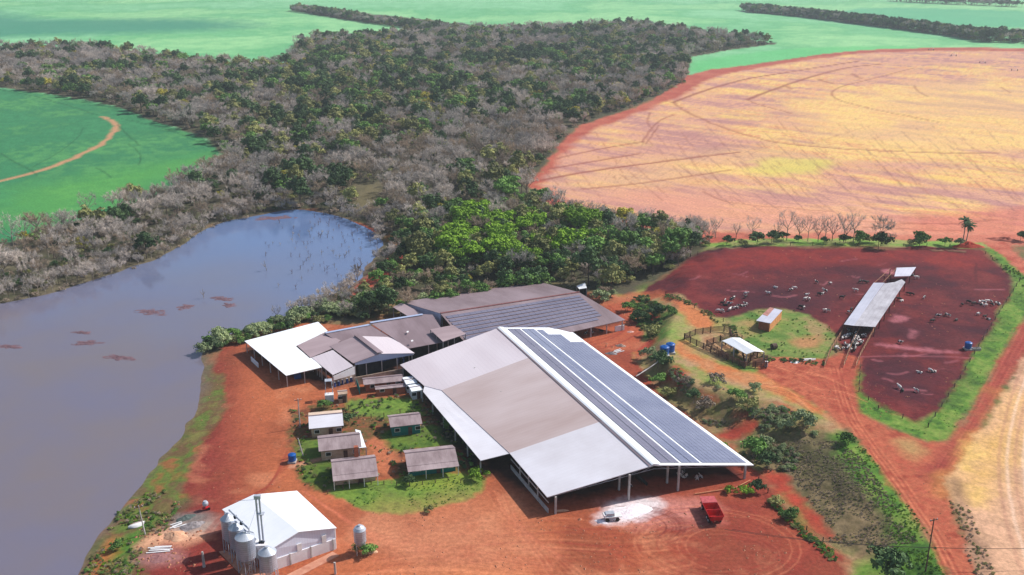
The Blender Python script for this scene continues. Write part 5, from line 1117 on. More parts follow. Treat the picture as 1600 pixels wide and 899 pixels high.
# --- corral
zc_ = float(Pt(1130, 555)[2])
e = empty('corral', tuple(Pt(1130,555)), 0, 'dark wooden cattle corral on the plateau, planks and posts around a dirt pen', 'corral')
loops = [[(1069,531),(1086,524),(1110,520),(1131,518.5),(1140,521),(1143,531)], [(1069,531),(1088,541),(1110,551),(1135,563),(1164,576)], [(1164,576),(1180,575),(1197,576),(1198,566),(1183,560)], [(1104,541),(1125,534),(1132,534)], [(1125,534),(1142,545),(1160,556),(1164,576)], [(1104,541),(1120,552),(1138,563)], [(1183,560),(1172,566),(1164,576)], [(1143,531),(1160,541),(1183,560)]]
npst = 0
for lp_ in loops:
    P3 = [V3(q) for q in Pts(lp_)]; m_ = MB()
    for h_ in (.35, .7, 1.05, 1.4, 1.7):
        for a, b in zip(P3, P3[1:]):
            m_.wall([a+Vector((0, 0, h_+.09)), b+Vector((0, 0, h_+.09))], min(a.z, b.z)+h_-.06, .05)
    m_.build('plank_rail', MWOOD, e)
    for a, b in zip(P3, P3[1:]):
        n_ = max(1, int((b-a).length/2.2))
        for k in range(n_):
            if npst < 98: q = a.lerp(b, k/n_); MB().box((q.x, q.y, q.z+.9), (.24, .24, 2.1)).build('fence_post', MWOOD, e); npst += 1
def Q3(x, y, z): return PZ(x, y, zc_+z)
e = empty('corral_shelter', tuple(Pt(1165,566)), 0, 'brilliant white gabled roof over the end of the corral', 'shelter')
A1, B1, C1, D1, E1, F1 = Q3(1128.5,532.5,3.2), Q3(1143,527.5,4), Q3(1156,528,3.2), Q3(1194,550,3.2), Q3(1179,549,4), Q3(1166.5,553.5,3.2)
roof_part(e, 'roof', [A1, B1, E1, F1], MRW, .1); roof_part(e, 'roof', [B1, C1, D1, E1], MRW, .1)
for q in (A1, C1, D1, F1, lerp(A1, F1, .5), lerp(C1, D1, .5)): MB().box((q[0]*.998+E1[0]*.002, q[1]+.1, zc_+1.5), (.3, .3, 3.1)).build('post', MCON, e)
MB().wall([Q3(1176,563,2.2), Q3(1192,559,2.2)], zc_, .12).build('end_wall', MWOOD2, e)
MB().box(tuple(Pt(1197,573)+np.array([0, 0, .7])), (.7, .7, 1.6)).build('white_pillar', MWHITE, e)
# --- little white shed at the wood's edge
q0 = Pt(908, 452); e = open_shed('small_white_shed', 'tiny white roof half hidden at the wood edge behind the rear barn', [PZ(901,447,2.4), PZ(914,442,2.8), PZ(917,450,2.8), PZ(905,452,2.3)], MRW, th=.1)
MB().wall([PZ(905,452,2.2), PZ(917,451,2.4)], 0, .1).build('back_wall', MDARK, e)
# --- blue water tanks
def tank(x, y, lb, sc=1., grp='blue water tanks', hgt=.5):
    p = Pt(x, y); e = empty('water_tank', (p[0], p[1], p[2]), 0, lb, 'water tank', grp); e.scale = (sc,)*3
    ML().lathe((0, 0, hgt), [(1.0, 0), (1.12, .15), (1.1, .5), (1.16, .55), (1.12, .6), (1.15, 1.2), (1.2, 1.25), (1.17, 1.35), (1.18, 1.9)], 24).build('body', MBLUE, e); ML().lathe((0, 0, hgt+1.9), [(1.24, 0), (1.2, .12), (.9, .3), (.35, .42), (.33, .52), (.02, .53)], 24).build('lid', MBLUE, e)
    ML().box((0, 0, hgt/2-.1), (2.4, 2.4, hgt+.18)).build('stand', MCON, e); return e
tank(1038,556,'front blue plastic water tank on the bank above the barn', 1.05); tank(1047,551.5,'rear blue plastic water tank, half behind its twin', 1.05); tank(1512,546,'blue water tank at the lower right corner of the feedlot', .8, None)
e = empty('drinking_trough', tuple(Pt(1525,547)), R(5), 'pale concrete trough right of the feedlot water tank', 'trough'); ML().box((0, 0, .3), (2.4, .9, .7)).build('basin', MCON, e); ML().box((0, 0, .66), (2.1, .6, .03)).build('water_surface', MDARK, e)
tank(457,722,'dark blue tank on the left edge of the garden', .75, None)
e = empty('water_pipe', tuple(Pt(1035,560)), 0, 'grey pipes sagging from the blue tanks to the barn roof', 'pipe')
for pp in ([Q(1033,557,1.2), Q(1026,567,.5), PZ(1010,578,3.6), PZ(994,588,3.4)], [Q(1036,560,1.0), Q(1022,570,0), PZ(1003,582,3.4)]): MB().path([V3(q) for q in pp], .12, 6).build('pipe_run', MCON, e)
q = Q(1031,546,2); MB().tube((q[0], q[1], q[2]-3), (q[0], q[1], q[2]+1.4), .07, n=5).build('riser', MCON, e)
# ---------------------------------------------------------------- vehicles, poles, animals, small things
# red tipping trailer: two hopper boxes over tandem wheels
p = Pt(1117, 818); q = Pt(1105, 794); an = math.atan2(q[1]-p[1], q[0]-p[0])
e = empty('farm_trailer', tuple((p+q)/2), an, 'red farm trailer with three open bays parked on the red yard', 'trailer')
L_, W_ = 7.4, 3.1
for i, (x0, x1) in enumerate(((-L_/2, -L_/6-.05), (-L_/6+.05, L_/6-.05), (L_/6+.05, L_/2))):
    m_ = ML(); c_ = (x0+x1)/2; w_ = x1-x0; zt = 2.2; zb = 1.0; k = .28
    top = [(x0, -W_/2, zt), (x1, -W_/2, zt), (x1, W_/2, zt), (x0, W_/2, zt)]; bot = [(x0+k, -W_/2+.45, zb), (x1-k, -W_/2+.45, zb), (x1-k, W_/2-.45, zb), (x0+k, W_/2-.45, zb)]
    t2 = [(x0+.06, -W_/2+.06, zt), (x1-.06, -W_/2+.06, zt), (x1-.06, W_/2-.06, zt), (x0+.06, W_/2-.06, zt)]; b2_ = [(a, b, c+.06) for a, b, c in bot]
    m_.add(top+bot+t2+b2_, [(0,4,5,1),(1,5,6,2),(2,6,7,3),(3,7,4,0),(4,7,6,5),(8,9,13,12),(9,10,14,13),(10,11,15,14),(11,8,12,15),(12,13,14,15),(0,1,9,8),(1,2,10,9),(2,3,11,10),(3,0,8,11)])
    o = m_.build('hopper_box', MREDD if i == 2 else MRED, e)
    if i == 2: o['label'] = 'faded pinkish bay covered with a tarpaulin'; ML().box((c_, 0, zt+.04), (w_, W_, .06)).build('tarpaulin', MREDD, o)
f_ = ML(); 
for y_ in (-.6, .6): f_.box((0, y_, .85), (L_, .14, .22))
for x_ in (-2.6, 0, 2.6): f_.box((x_, 0, .85), (.14, 2.0, .16))
f_.box((L_/2+.9, 0, .75), (1.9, .16, .16)); f_.build('chassis', MRED, e)
for x_ in (-2.4, -1.3, 2.3):
    for y_ in (-1.15, 1.15):
        wh = ML().tube((x_, y_-.17, .52), (x_, y_+.17, .52), .52, n=20).build('wheel', MBLK, e); ML().tube((x_, y_-.2, .52), (x_, y_+.2, .52), .24, n=14).build('rim', MWHITE, wh)
ML().box((-L_/2-.04, 0, 1.7), (.08, 2.4, .9)).build('tailgate', MRED, e)
# lime pile and the spreader on it
def heap(name, X_, Y_, rx, ry, h_, m_, label, cat='pile', seed=0, rz=0, grp=None, rough=0.):
    p = Pt(X_, Y_); r = np.random.default_rng(seed); nr, na = 7, 26; vs = [(0, 0, h_)]; fs = []
    for i in range(1, nr+1):
        t = i/nr
        for k in range(na):
            a = 2*math.pi*k/na; w_ = 1+(.16+rough)*math.sin(2*a+seed)+(.1+rough)*math.sin(5*a+seed*2)+r.uniform(-.05, .05); vs.append((rx*t*w_*math.cos(a), ry*t*w_*math.sin(a), h_*(1-t)**1.1*(1+r.uniform(-.25, .25))-(.12 if i == nr else 0)+rough*r.uniform(-1, 1)))
    for k in range(na): fs.append((0, 1+k, 1+(k+1) % na))
    for i in range(nr-1):
        for k in range(na): a = 1+i*na+k; b = 1+i*na+(k+1) % na; fs.append((a, a+na, b+na, b))
    me = bpy.data.meshes.new(name); me.from_pydata(vs, [], fs); me.materials.append(m_); me.polygons.foreach_set('use_smooth', [True]*len(fs))
    o = bpy.data.objects.new(name, me); COL.objects.link(o); o.location = tuple(p); o.rotation_euler = (0, 0, R(rz)); tag(o, label, cat, grp); return o
heap('lime_pile', 980, 800, 5.2, 3.0, .6, MLIME, 'spilled heap of white lime powder in front of the barn', seed=2, rz=25)
heap('lime_pile', 940, 815, 1.4, 1.0, .4, MLIME, 'small splash of white lime at the near left of the white heap', seed=3)
p = Pt(957, 812); e = empty('spreader', tuple(p), R(8), 'small white loading machine standing in the white lime', 'machine')
ML().box((0, 0, .95), (3.6, 1.5, .16)).build('deck', MWHITE, e); ML().box((-.6, .1, 1.35), (1.8, 1.2, .6)).build('hopper', MSTEEL2, e); ML().box((-1.7, 0, 1.2), (.5, 1.3, .5)).build('front_box', MWHITE, e)
for x_ in (-1.2, .9):
    for y_ in (-.7, .7): ML().tube((x_, y_-.12, .4), (x_, y_+.12, .4), .4, n=14).build('wheel', MBLK, e)
heap('sand_heap', 274, 838, 2.8, 1.8, 1.0, MGRAV, 'beige sand heap between the silos and the pond bank', seed=4)
heap('rubble_heap', 250, 872, 2.8, 1.6, .35, mat('pinkish_gravel', lin(158,112,110), c2=lin(136,92,92), ns=.6, bump=.4), 'flat pinkish grey gravel patch near the lone concrete post', seed=5)
heap('rubble_heap', 300, 822, 2.6, 1.5, .8, MGREY, 'grey stone heap above the sand heap', seed=6, rz=20)
heap('rubble_heap', 290, 810, 2.0, 1.2, .7, mat('dark_tarp', lin(96,108,104), c2=lin(70,80,78), ns=.7, bump=.5), 'dark greenish tarp covered heap behind the grey stones', seed=7, rz=35)
heap('rubble_heap', 578, 862, 1.5, 1.0, .5, MGRAV, 'pale rubble at the right foot of the feed bin', seed=8)
heap('rubble_heap', 955, 553, 1.8, .9, .6, MGREY, 'rubble heap at the bend between the two solar barns', seed=9)
heap('rubble_heap', 970, 541, 1.8, .8, .7, mat('pale_branches', lin(196,170,156), c2=lin(110,84,74), ns=.4, bump=.6), 'pale brush pile above the rubble at the barn bend', seed=10)
heap('rubble_heap', 1242, 566, 1.6, .9, .4, MWHITE, 'white rubble patch right of the corral', seed=11)
heap('rubble_heap', 985, 519, 1.3, .7, .4, mat('pinkish_stones', lin(216,170,160)), 'pinkish stones on the loop track by the rear barn', seed=12)
heap('rubble_heap', 878, 788+10, 1.4, .5, .25, MGRAV, 'thin spill of sand by the front left barn post', seed=13)
heap('earth_mound', 1512, 386, 5.5, 2.2, 2.2, mat('red_earth', lin(196,74,52), c2=lin(160,52,44), ns=2, bump=.5), 'red earth mound at the top right corner of the feedlot', seed=14)
heap('earth_mound', 1440, 389, 9, 1.4, 1.2, mat('dark_red_earth', lin(126,48,44), c2=lin(98,40,38), ns=2, bump=.6), 'long dark earth bank along the top of the feedlot', seed=15)
heap('earth_mound', 1572, 376, 7, 2, 1.4, mat('pinkish_earth', lin(200,120,98), c2=lin(176,92,76), ns=2, bump=.5), 'pinkish earth ridge in the top right field corner', seed=16, rz=-25)
so_ = heap('field_stone', 906, 812, .5, .4, .35, mat('stone', lin(196,140,110), c2=lin(150,92,70), ns=.4), 'single pale stone in the yard just below the front barn post', 'stone', seed=31)
PROTO['stone'] = (so_,)
cov2 = []
def stones(poly, n, a, b):
    w_ = np.array(PW(poly)); X_ = rng.uniform(w_[:, 0].min(), w_[:, 0].max(), n); Y_ = rng.uniform(w_[:, 1].min(), w_[:, 1].max(), n); ok = inside(X_, Y_, w_) & (fbm(X_, Y_, 8, 3, 95) > .5); Z_ = height(X_, Y_)
    for x, y, z in zip(X_[ok], Y_[ok], Z_[ok]): cov2.append((x, y, z, rng.uniform(0, 6), a+(b-a)*rng.random()**3, 'stone'))
stones([(540,800),(860,810),(1180,770),(1300,870),(1330,905),(540,905)], 1500, .12, .6)
stones([(215,790),(340,780),(340,905),(190,905)], 900, .15, .8); stones([(345,560),(500,600),(470,760),(330,780),(300,700)], 700, .12, .6)
stones([(1190,560),(1340,560),(1460,700),(1500,905),(1470,905),(1400,770),(1290,640)], 900, .1, .5); stones([(930,460),(1000,460),(1000,540),(930,560)], 400, .2, .9); stones([(1090,400),(1540,390),(1590,440),(1450,660),(1345,600),(1310,520)], 900, .15, .7); stones([(450,640),(740,640),(760,745),(500,770)], 500, .15, .8)
scatter('gravel', cov2)
# muddy islets in the pond
for i, (X_, Y_, rx, ry, lb) in enumerate([(429,341,7.5,4.5,'large reddish mud islet near the flooded trees'), (237,488,5,3.6,'dark reddish islet left of the open pond centre'), (347,467,4.6,2.6,'upper reddish islet of the pair in the pond centre'), (358,477,3.2,1.8,'lower reddish islet of the pair in the pond centre'), (290,480,4,2.4,'faint purplish islet between the two darker ones'), (137,536,4.6,2.2,'thin dark islet towards the left of the pond'), (186,559,4.8,2.4,'brownish islet near the left part of the shrub shore'), (14,542,3.5,2,'little islet at the left border of the picture'), (128,520,3,1.4,'small dark islet above the thin one')]):
    o = heap('mud_islet', 100, 100, rx, ry, .2, MMUD, lb, 'islet', 20+i, rng.uniform(-20, 20), rough=.13); q = PZ(X_, Y_, WATER_Z); o.location = (q[0], q[1], WATER_Z-.03)
# dead stems in the shallows
SN = []
for i in range(3):
    m_ = ML(); r = random.Random(i); m_.tube((0, 0, -1.5), (r.uniform(-.3, .3), .1, 1.6), .09, .04, 5)
    for k in range(5): a = r.uniform(0, 6.28); z0_ = r.uniform(.1, 1.3); m_.tube((0, 0, z0_), (math.cos(a)*.7, math.sin(a)*.7, z0_+r.uniform(.3, .9)), .035, .015, 4, False)
    me = bpy.data.meshes.new('dead_stem'); me.from_pydata(m_.v, [], m_.f); me.materials.append(mat('dead_wood', lin(126,100,96), c2=lin(90,72,74)) if i else PALEBARK); SN.append(me)
ns_ = 0
while ns_ < 110:
    X_, Y_ = rng.normal(515, 55), rng.normal(392, 26)
    if ns_ > 80: X_, Y_ = rng.uniform(480, 600), rng.uniform(335, 380)
    if not (415 < X_ < 600 and 332 < Y_ < 455): continue
    q = PZ(X_, Y_, WATER_Z)
    if sdf(q[0], q[1], POND, 30)[0] < 1: continue
    o = bpy.data.objects.new('dead_tree', SN[int(rng.integers(3))]); COL.objects.link(o); o.location = tuple(q); s = rng.uniform(.5, 1.4); o.scale = (s, s, s); o.rotation_euler = (rng.uniform(-.15, .15), rng.uniform(-.15, .15), rng.uniform(0, 6)); ns_ += 1
    tag(o, 'small dead stem poking out of the shallow water at the top of the pond', 'dead tree', 'dead stems standing in the shallow water')
for i, (X_, Y_, s, lb) in enumerate([(416,423,2.4,'tall pale dead trunk standing alone in the open pond'), (318,466,2.0,'white stake standing in the water left of the pair of islets'), (640,372,2.2,'pale dead trunk at the red silt shore'), (286,372,2.6,'pale dead trunk in front of the far bank trees'), (265,390,2.4,'white dead trunk leaning into the water on the far bank')]):
    q = PZ(X_, Y_, WATER_Z); o = bpy.data.objects.new('dead_tree', SN[0]); COL.objects.link(o); o.location = tuple(q); o.scale = (1.6, 1.6, s); o.rotation_euler = (.05, .1*(i-2), i); tag(o, lb, 'dead tree')
# poles and wires
def pole(name, X_, Y_, h_, lb, cat='pole', r=.16, arm=True, m_=MCON, lean=0, grp=None):
    p = Pt(X_, Y_); e = empty(name, tuple(p), R(20), lb, cat, grp); ML().tube((0, 0, -.5), (lean, 0, h_), r, r*.65, 8).build('shaft', m_, e)
    if arm:
        ML().box((lean, 0, h_-.35), (1.7, .12, .12)).build('crossarm', MWOOD, e)
        for x_ in (-.7, 0, .7): ML().lathe((lean+x_, 0, h_-.3), [(.05, 0), (.07, .1), (.04, .22)], 8).build('insulator', MWHITE, e)
    return e, p
pole('utility_pole', 227, 835, 6.6, 'pale concrete pole leaning on the grassy pond bank', lean=-.5)
pole('concrete_post', 319, 886, 3.3, 'short thick concrete post alone in the dark red yard', 'post', .3, False)
pole('utility_pole', 469, 668, 7.6, 'slim pole by the left corner of the bright silver roofed house')
pole('utility_pole', 474, 712, 4.6, 'leaning grey pole in the garden left of the houses', lean=-.9, arm=False)
_, pA = pole('utility_pole', 1446, 893, 11, 'tall thin dark pole in the green verge at the lower right', m_=MWOOD, r=.14)
pB, pC = Pt(1640, 896), Pt(1200, 880)
_, pD = pole('utility_pole', 1180, 905, 8, 'pole at the lower yard edge just out of the light', m_=MWOOD, r=.14) if False else (0, 0)
wr = empty('power_line', tuple(pA), 0, 'thin dark power wires crossing the lower right corner', 'wire')
for dx in (-.7, .7):
    top = V3(pA)+Vector((dx, 0, 5.0)); pts = [top+Vector((t*46, t*2.0, 3*(t*t-t))) for t in np.linspace(0, 1, 9)]; MB().path(pts, .035, 4).build('wire', MWIRE, wr); pts = [top+Vector((-t*34, t*8.0, 3*(t*t-t)-t*1.5)) for t in np.linspace(0, 1, 9)]; MB().path(pts, .035, 4).build('wire', MWIRE, wr)
p = Pt(524, 897); o = MB().box((p[0], p[1], p[2]+1.2), (.35, .3, 2.6)).build('concrete_post', MCON, None, origin=p); tag(o, 'short pale post at the bottom edge right of the store', 'post')
# white boat on the bank, planks, crane
p = Pt(214, 822); e = empty('rowing_boat', tuple(p+np.array([0, 0, .1])), R(35), 'small upturned white boat beside the leaning pole on the bank', 'boat')
hb_ = ML(); ns2 = 9; vs = []; fs = []
for i in range(ns2):
    t = i/(ns2-1)*2-1; w_ = .75*(1-abs(t)**2.2)+.03; hh = .65*(1-.35*abs(t)**3)
    for k in range(7): a = math.pi*k/6; vs.append((t*1.7, w_*math.cos(a), hh*math.sin(a)))
for i in range(ns2-1):
    for k in range(6): fs.append((i*7+k, i*7+k+1, (i+1)*7+k+1, (i+1)*7+k))
hb_.add(vs, fs); hb_.build('hull', MWHITE, e, True); ML().box((0, 0, .68), (2.4, .07, .07)).build('keel', MWOOD2, e)
def planks(X_, Y_, n, L2, lb, m_, rz=10, seed=0, cat='timber'):
    r = random.Random(seed); p = Pt(X_, Y_); b_ = ML(); e = empty('timber_stack', tuple(p), R(rz), lb, cat)
    for k in range(n): ML().box((r.uniform(-.4, .4), (k-n/2)*.45, .12+.1*(k % 2)), (L2*r.uniform(.7, 1), .24, .1), R(r.uniform(-7, 7))).build('plank', m_, e)
planks(252, 858, 5, 4.6, 'loose white and grey planks above the gravel patch', MWHITE, 5, 1); planks(276, 821, 4, 2.6, 'pale boards leaning at the left of the grey stones', MWHITE, 40, 2); planks(1495, 385+8, 5, 7, 'grey tree trunks lying along the top of the feedlot', MWOOD2, -14, 3); planks(1465, 392, 4, 6, 'pale felled logs on the dark earth bank of the feedlot', MWOOD2, 4, 4); planks(1262, 562, 3, 4, 'white boards on the ground right of the corral', MWHITE, 4, 5); planks(965, 549, 4, 3, 'pale boards dumped at the barn bend', MWHITE, 30, 6)
p = Pt(322, 797); e = empty('cement_mixer', tuple(p), R(30), 'small dark and red machine beside the tarp covered heap', 'machine')
ML().lathe((0, 0, .9), [(.25, 0), (.6, .35), (.6, .8), (.35, 1.2)], 16).build('drum', MSTEEL2, e); ML().box((0, 0, .5), (1.4, .7, .25)).build('frame', MRED, e)
for y_ in (-.4, .4): ML().tube((.5, y_-.06, .3), (.5, y_+.06, .3), .3, n=14).build('wheel', MBLK, e)
p = Pt(354, 786+22); 
# porch clutter
CM = [MBLAD, MWHITE, MSTEEL2]
for i, (X_, Y_, lb) in enumerate([(543,748,'white appliance under the porch of the chimney house'), (556,746,'blue crate under the porch of the chimney house'), (568,744,'grey box at the porch of the chimney house'), (582,741,'blue barrel cover at the right end of the cluttered porch'), (648,740,'white garden seat on the lawn edge by the teal house')]):
    p = Pt(X_, Y_+2); e = empty('crate', tuple(p), R(13), lb, 'crate'); ML().box((0, 0, .45), (1.2, .8, .9)).build('body', CM[i % 3] if i != 4 else MWHITE, e); ML().box((0, 0, .93), (1.26, .86, .06)).build('lid', CM[(i+1) % 3], e)
# round bale, fence rows
p = Pt(1209, 545); e = empty('hay_bale', tuple(p), R(20), 'dark round hay bale with pale end on the grass right of the corral', 'bale'); ML().tube((-.7, 0, .75), (.7, 0, .75), .8, n=22).build('bale_body', mat('hay', lin(110,90,78), c2=lin(70,58,56), ns=.3), e); ML().tube((.7, 0, .75), (.73, 0, .75), .7, n=22).build('bale_face', mat('hay_end', lin(206,164,150), c2=lin(170,128,114), ns=.3), e)
def fence(pts, lb, m_=MWOOD, step=4.5, h_=1.2):
    P3 = [V3(q) for q in Pts(pts)]; e = empty('wire_fence', tuple(P3[0]), 0, lb, 'fence'); w_ = MB()
    for z_ in (.45, .8, 1.1): w_.path([q+Vector((0, 0, z_)) for q in P3], .02, 3)
    w_.build('wire', MWIRE, e); k_ = 0
    for a, b in zip(P3, P3[1:]):
        n_ = max(1, int((b-a).length/step))
        for k in range(n_):
            q = a.lerp(b, k/n_)
            if k_ < 95: MB().box((q.x, q.y, q.z+h_/2-.1), (.16, .16, h_+.2)).build('fence_post', m_, e); k_ += 1
fence([(1450,668),(1500,592),(1542,520),(1593,440),(1550,407),(1530,388)], 'wire fence along the right side of the feedlot', step=6); fence([(1450,668),(1372,640),(1342,612),(1344,568)], 'wire fence round the lower left corner of the feedlot'); fence([(1040,460),(1085,482),(1130,503),(1150,520),(1178,550)], 'wire fence along the plateau beside the feedlot'); fence([(545,640),(560,655),(600,652),(650,640)], 'wire fence across the upper garden', step=3); fence([(512,772),(560,757),(600,757),(640,760),(700,752),(740,757)], 'low garden fence between houses and lawn', step=2.5, h_=.9)
fence([(1090,398),(1200,384),(1340,384),(1520,386)], 'wire fence along the top of the feedlot below the tree row', step=8); fence([(1185,752),(1215,790),(1260,830),(1312,866)], 'rough fence at the foot of the bank beside the red yard', step=4)
# --- irrigation pivot towers in the harvested field
for i, (X_, Y_) in enumerate([(1455,79), (1490,88), (1535,99), (1585,111)]):
    p = Pt(X_, Y_); e = empty('pivot_tower', tuple(p), R(-40), '%s wheeled irrigation tower from the left in the harvested field' % NUM[i], 'irrigation tower', 'irrigation towers across the harvested field')
    for s_ in (-1, 1):
        wh = ML().tube((s_*2.4-.15, 0, .8), (s_*2.4+.15, 0, .8), .8, n=14).build('wheel', MBLK, e)
        ML().tube((s_*2.4, 0, .9), (0, 0, 4.0), .1, n=4).build('leg', MSTEEL2, e)
    ML().box((0, 0, .9), (4.8, .2, .2)).build('axle', MSTEEL2, e)
# --- palm
def palm(X_, Y_, h_, lb, seed):
    p = Pt(X_, Y_); r = random.Random(seed); e = empty('palm_tree', tuple(p), r.uniform(0, 6), lb, 'palm', 'palms at the feedlot corner'); t_ = ML(); t_.tube((0, 0, -.3), (.25, 0, h_*.5), .24, .18, 8); t_.tube((.25, 0, h_*.5), (.3, .1, h_), .18, .15, 8); t_.build('trunk', PALEBARK, e)
    vs = []; fs = []
    for k in range(20):
        a = k*2.4; el = r.uniform(-.1, 1.1); d = Vector((math.cos(a), math.sin(a), 0)); prev = Vector((.3, .1, h_)); v = (d*math.cos(el)+Vector((0, 0, math.sin(el)))).normalized()
        for s_ in range(6):
            nx = prev+v*.5; v = (v+Vector((0, 0, -.24))).normalized(); sd_ = Vector((-d.y, d.x, 0))*(.62*(1-abs(s_-2)/5.5)); n_ = len(vs); dn = Vector((0, 0, -.22))
            vs += [tuple(prev), tuple(nx), tuple(nx+sd_+dn), tuple(prev+sd_+dn), tuple(nx-sd_+dn), tuple(prev-sd_+dn)]; fs += [(n_, n_+1, n_+2, n_+3), (n_+1, n_, n_+5, n_+4)]; prev = nx
    m_ = ML(); m_.add(vs, fs); m_.build('fronds', LM['dark'], e)
palm(1503, 385, 9.5, 'tall palm at the top right corner of the feedlot', 1); palm(1508, 384, 7.5, 'lower palm close to the right side of the tall one', 2)
# --- cattle
def cow_mesh(pose):
    """one continuous skinned body: spine, neck, head, four jointed legs, tail"""
    lie = pose == 'lie'; gr_ = pose == 'graze'; z = .55 if lie else 1.12
    vs = [(0, 0, z), (.55, 0, z+.02), (-.6, 0, z+.02), (-.85, 0, z-.02), (.85, 0, z+.08)]
    rd = [(.36, .40), (.33, .38), (.34, .36), (.24, .26), (.2, .26)]; ed = [(0, 1), (0, 2), (2, 3), (1, 4)]
    hd = (1.25, 0, z-.25) if gr_ else (1.22, .05, z+.32); mz = (1.45, 0, z-.72) if gr_ else (1.58, .12, z+.16)
    vs += [hd, mz]; rd += [(.15, .17), (.09, .10)]; ed += [(4, 5), (5, 6)]
    for s_ in (-1, 1): vs.append((hd[0]-.02, s_*.27, hd[2]+.08)); rd.append((.045, .06)); ed.append((5, len(vs)-1))
    for s_ in (-1, 1):
        if lie:
            n_ = len(vs); vs += [(.6, s_*.3, .25), (.95, s_*.35, .1), (.65, s_*.38, .07)]; rd += [(.11, .11), (.07, .07), (.05, .05)]; ed += [(1, n_), (n_, n_+1), (n_+1, n_+2)]
            n_ = len(vs); vs += [(-.5, s_*.38, .28), (-.15, s_*.5, .12), (-.5, s_*.55, .07)]; rd += [(.16, .16), (.08, .08), (.05, .05)]; ed += [(2, n_), (n_, n_+1), (n_+1, n_+2)]
        else:
            n_ = len(vs); vs += [(.6, s_*.22, .8), (.62+.08*s_, s_*.22, .42), (.6+.12*s_, s_*.22, .04)]; rd += [(.13, .13), (.065, .065), (.06, .05)]; ed += [(1, n_), (n_, n_+1), (n_+1, n_+2)]
            n_ = len(vs); vs += [(-.68, s_*.24, .86), (-.82-.07*s_, s_*.24, .48), (-.72-.1*s_, s_*.24, .04)]; rd += [(.17, .17), (.07, .07), (.06, .05)]; ed += [(2, n_), (n_, n_+1), (n_+1, n_+2)]
    n_ = len(vs); vs += [(-1.02, 0, z+.02), (-1.08, 0, z-.55 if not lie else .12)]; rd += [(.05, .05), (.03, .03)]; ed += [(3, n_), (n_, n_+1)]
    me = bpy.data.meshes.new('cow'); me.from_pydata(vs, ed, []); o = bpy.data.objects.new('cow', me); COL.objects.link(o)
    sk = o.modifiers.new('skin', 'SKIN'); sk.use_smooth_shade = True
    for i, v in enumerate(me.skin_vertices[0].data): v.radius = rd[i]; v.use_root = (i == 0)
    su = o.modifiers.new('s', 'SUBSURF'); su.levels = su.render_levels = 1
    dg = bpy.context.evaluated_depsgraph_get(); m2 = bpy.data.meshes.new_from_object(o.evaluated_get(dg)); bpy.data.objects.remove(o); m2.name = 'cow'; return m2
def hide_mat(name, thr):
    m = bpy.data.materials.new(name); m.use_nodes = True; n = m.node_tree; b = n.nodes['Principled BSDF']; b.inputs['Roughness'].default_value = .7
    tc = n.nodes.new('ShaderNodeTexCoord'); oi = n.nodes.new('ShaderNodeObjectInfo'); ad = n.nodes.new('ShaderNodeVectorMath'); ad.operation = 'ADD'; sc_ = n.nodes.new('ShaderNodeMath'); sc_.operation = 'MULTIPLY'; sc_.inputs[1].default_value = 37
    n.links.new(oi.outputs['Random'], sc_.inputs[0]); n.links.new(tc.outputs['Object'], ad.inputs[0]); n.links.new(sc_.outputs[0], ad.inputs[1])
    nz = n.nodes.new('ShaderNodeTexNoise'); nz.inputs['Scale'].default_value = 1.3; nz.inputs['Detail'].default_value = 1; n.links.new(ad.outputs[0], nz.inputs['Vector'])
    gt = n.nodes.new('ShaderNodeMath'); gt.operation = 'GREATER_THAN'; gt.inputs[1].default_value = thr; n.links.new(nz.outputs[0], gt.inputs[0])
    mx = n.nodes.new('ShaderNodeMix'); mx.data_type = 'RGBA'; mx.inputs[6].default_value = (.018, .016, .016, 1); mx.inputs[7].default_value = (.78, .72, .68, 1); n.links.new(gt.outputs[0], mx.inputs[0]); n.links.new(mx.outputs[2], b.inputs['Base Color']); return m
HM = {'black': hide_mat('black_hide', .72), 'pied': hide_mat('pied_hide', .5), 'white': hide_mat('white_hide', .38)}
CW = {}
for ps in ('stand', 'graze', 'lie'):
    b0 = cow_mesh(ps)
    for k, mm in HM.items():
        m2 = b0.copy(); m2.name = 'cow'; m2.materials.clear(); m2.materials.append(mm); CW[ps, k] = m2
CN = {'black': 'black', 'pied': 'patched', 'white': 'white'}; PN = {'stand': 'standing', 'graze': 'head lowered', 'lie': 'lying'}
def cow(X_, Y_, k, ps, lb, grp, rz=None, z=None):
    p = Pt(X_, Y_) if z is None else PZ(X_, Y_, z); o = bpy.data.objects.new('cow', CW[ps, k]); COL.objects.link(o); o.location = (p[0], p[1], p[2]-.03); o.rotation_euler = (0, 0, rng.uniform(0, 6.28) if rz is None else rz); s = rng.uniform(.64, .82); o.scale = (s, s, s); return tag(o, lb, 'cow', grp)
rc_ = random.Random(5)
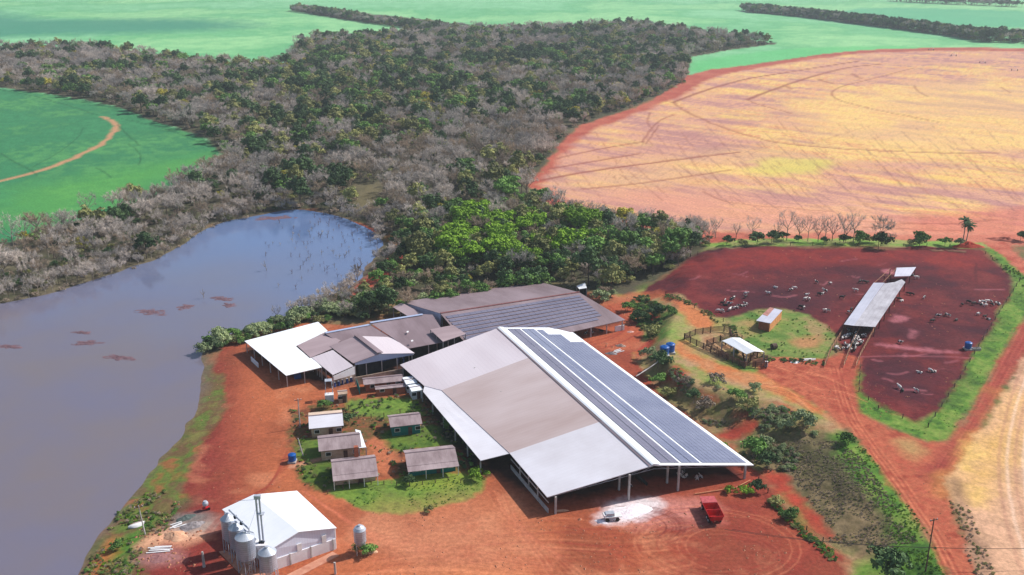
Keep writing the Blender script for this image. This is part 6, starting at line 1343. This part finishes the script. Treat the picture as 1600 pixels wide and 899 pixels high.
GRPS = [('at the left end of the feedlot above the grass triangle', [(1123,488,'white'),(1129,488,'pied'),(1128,476,'black'),(1133,478,'black'),(1139,477,'pied'),(1140,486,'white'),(1147,484,'pied'),(1151,483,'white'),(1156,481,'pied'),(1161,479,'pied'),(1165,477,'pied'),(1143,468,'pied'),(1165,461,'white'),(1165,466,'black'),(1132,473,'pied'),(1146,468,'pied')]),
 ('in the middle of the feedlot left of the shade roof', [(1211,450,'white'),(1235,455,'pied'),(1242,452,'white'),(1260,461,'white'),(1258,469,'white'),(1264,470,'pied'),(1280,462,'black'),(1284,460,'white'),(1289,457,'pied'),(1251,482,'black'),(1256,483,'pied'),(1289,487,'white'),(1293,488,'pied'),(1276,443,'pied'),(1297,445,'pied'),(1343,442,'black'),(1350,443,'black'),(1355,443,'black'),(1315,467,'black'),(1337,456,'white'),(1201,461,'pied')]),
 ('beside the right edge of the shade roof', [(1405,470,'black'),(1409,471,'white'),(1419,461,'black'),(1425,462,'black'),(1444,467,'pied'),(1425,431,'pied'),(1432,436,'white'),(1326,490,'pied'),(1330,486,'black')]),
 ('by the right hand fence of the feedlot', [(1503,478,'black'),(1513,474,'black'),(1521,477,'black'),(1530,474,'white'),(1537,475,'white'),(1543,473,'white'),(1540,479,'white'),(1550,478,'black'),(1556,476,'pied'),(1561,476,'white'),(1528,493,'white'),(1538,497,'black'),(1545,500,'pied'),(1534,476,'pied'),(1549,474,'pied')]),
 ('scattered in the open lower right of the feedlot', [(1465,496,'pied'),(1477,494,'black'),(1482,495,'white'),(1456,504,'black'),(1494,501,'black'),(1406,537,'pied'),(1437,583,'white'),(1453,581,'white'),(1459,582,'pied'),(1405,608,'white'),(1410,611,'black'),(1432,613,'pied')])]
for wh_, lst in GRPS:
    for X_, Y_, k in lst:
        ps = rc_.choice(['stand', 'stand', 'graze', 'lie']); cow(X_, Y_, k, ps, '%s cow %s %s' % (CN[k], PN[ps], wh_), 'cattle '+wh_)
k_ = 0
while k_ < 52:
    t = rc_.random(); Y_ = 515+t*34; cl_, cr_ = 1323-t*22, 1365-t*22; X_ = rc_.uniform(cl_+2, cr_-3); k = rc_.choice(['pied', 'pied', 'pied', 'white', 'black', 'black']); ps = rc_.choice(['stand', 'graze']); cow(X_, Y_, k, ps, '%s cow %s, crowded in the lane before the shade roof' % (CN[k], PN[ps]), 'cattle crowded in the lane before the shade roof', rz=rc_.choice([1.0, -2.1])+rc_.uniform(-.5, .5)); k_ += 1
for X_, Y_, k in [(1062,743,'white'),(1068,746,'pied'),(1072,744,'white'),(1089,748,'white'),(1095,746,'pied'),(1066,738,'pied'),(985,760,'pied'),(925,520,'pied'),(940,518,'black'),(915,522,'pied')]:
    cow(X_, Y_, k, 'lie', '%s cow lying in the shade of the %s' % (CN[k], 'solar barn' if Y_ > 600 else 'rear barn'), 'cattle under the barn roofs', z=0.05)

for o in COL.objects:
    if o.get('label') and len(o['label'].split()) > 16: print('LONG', o['label'])
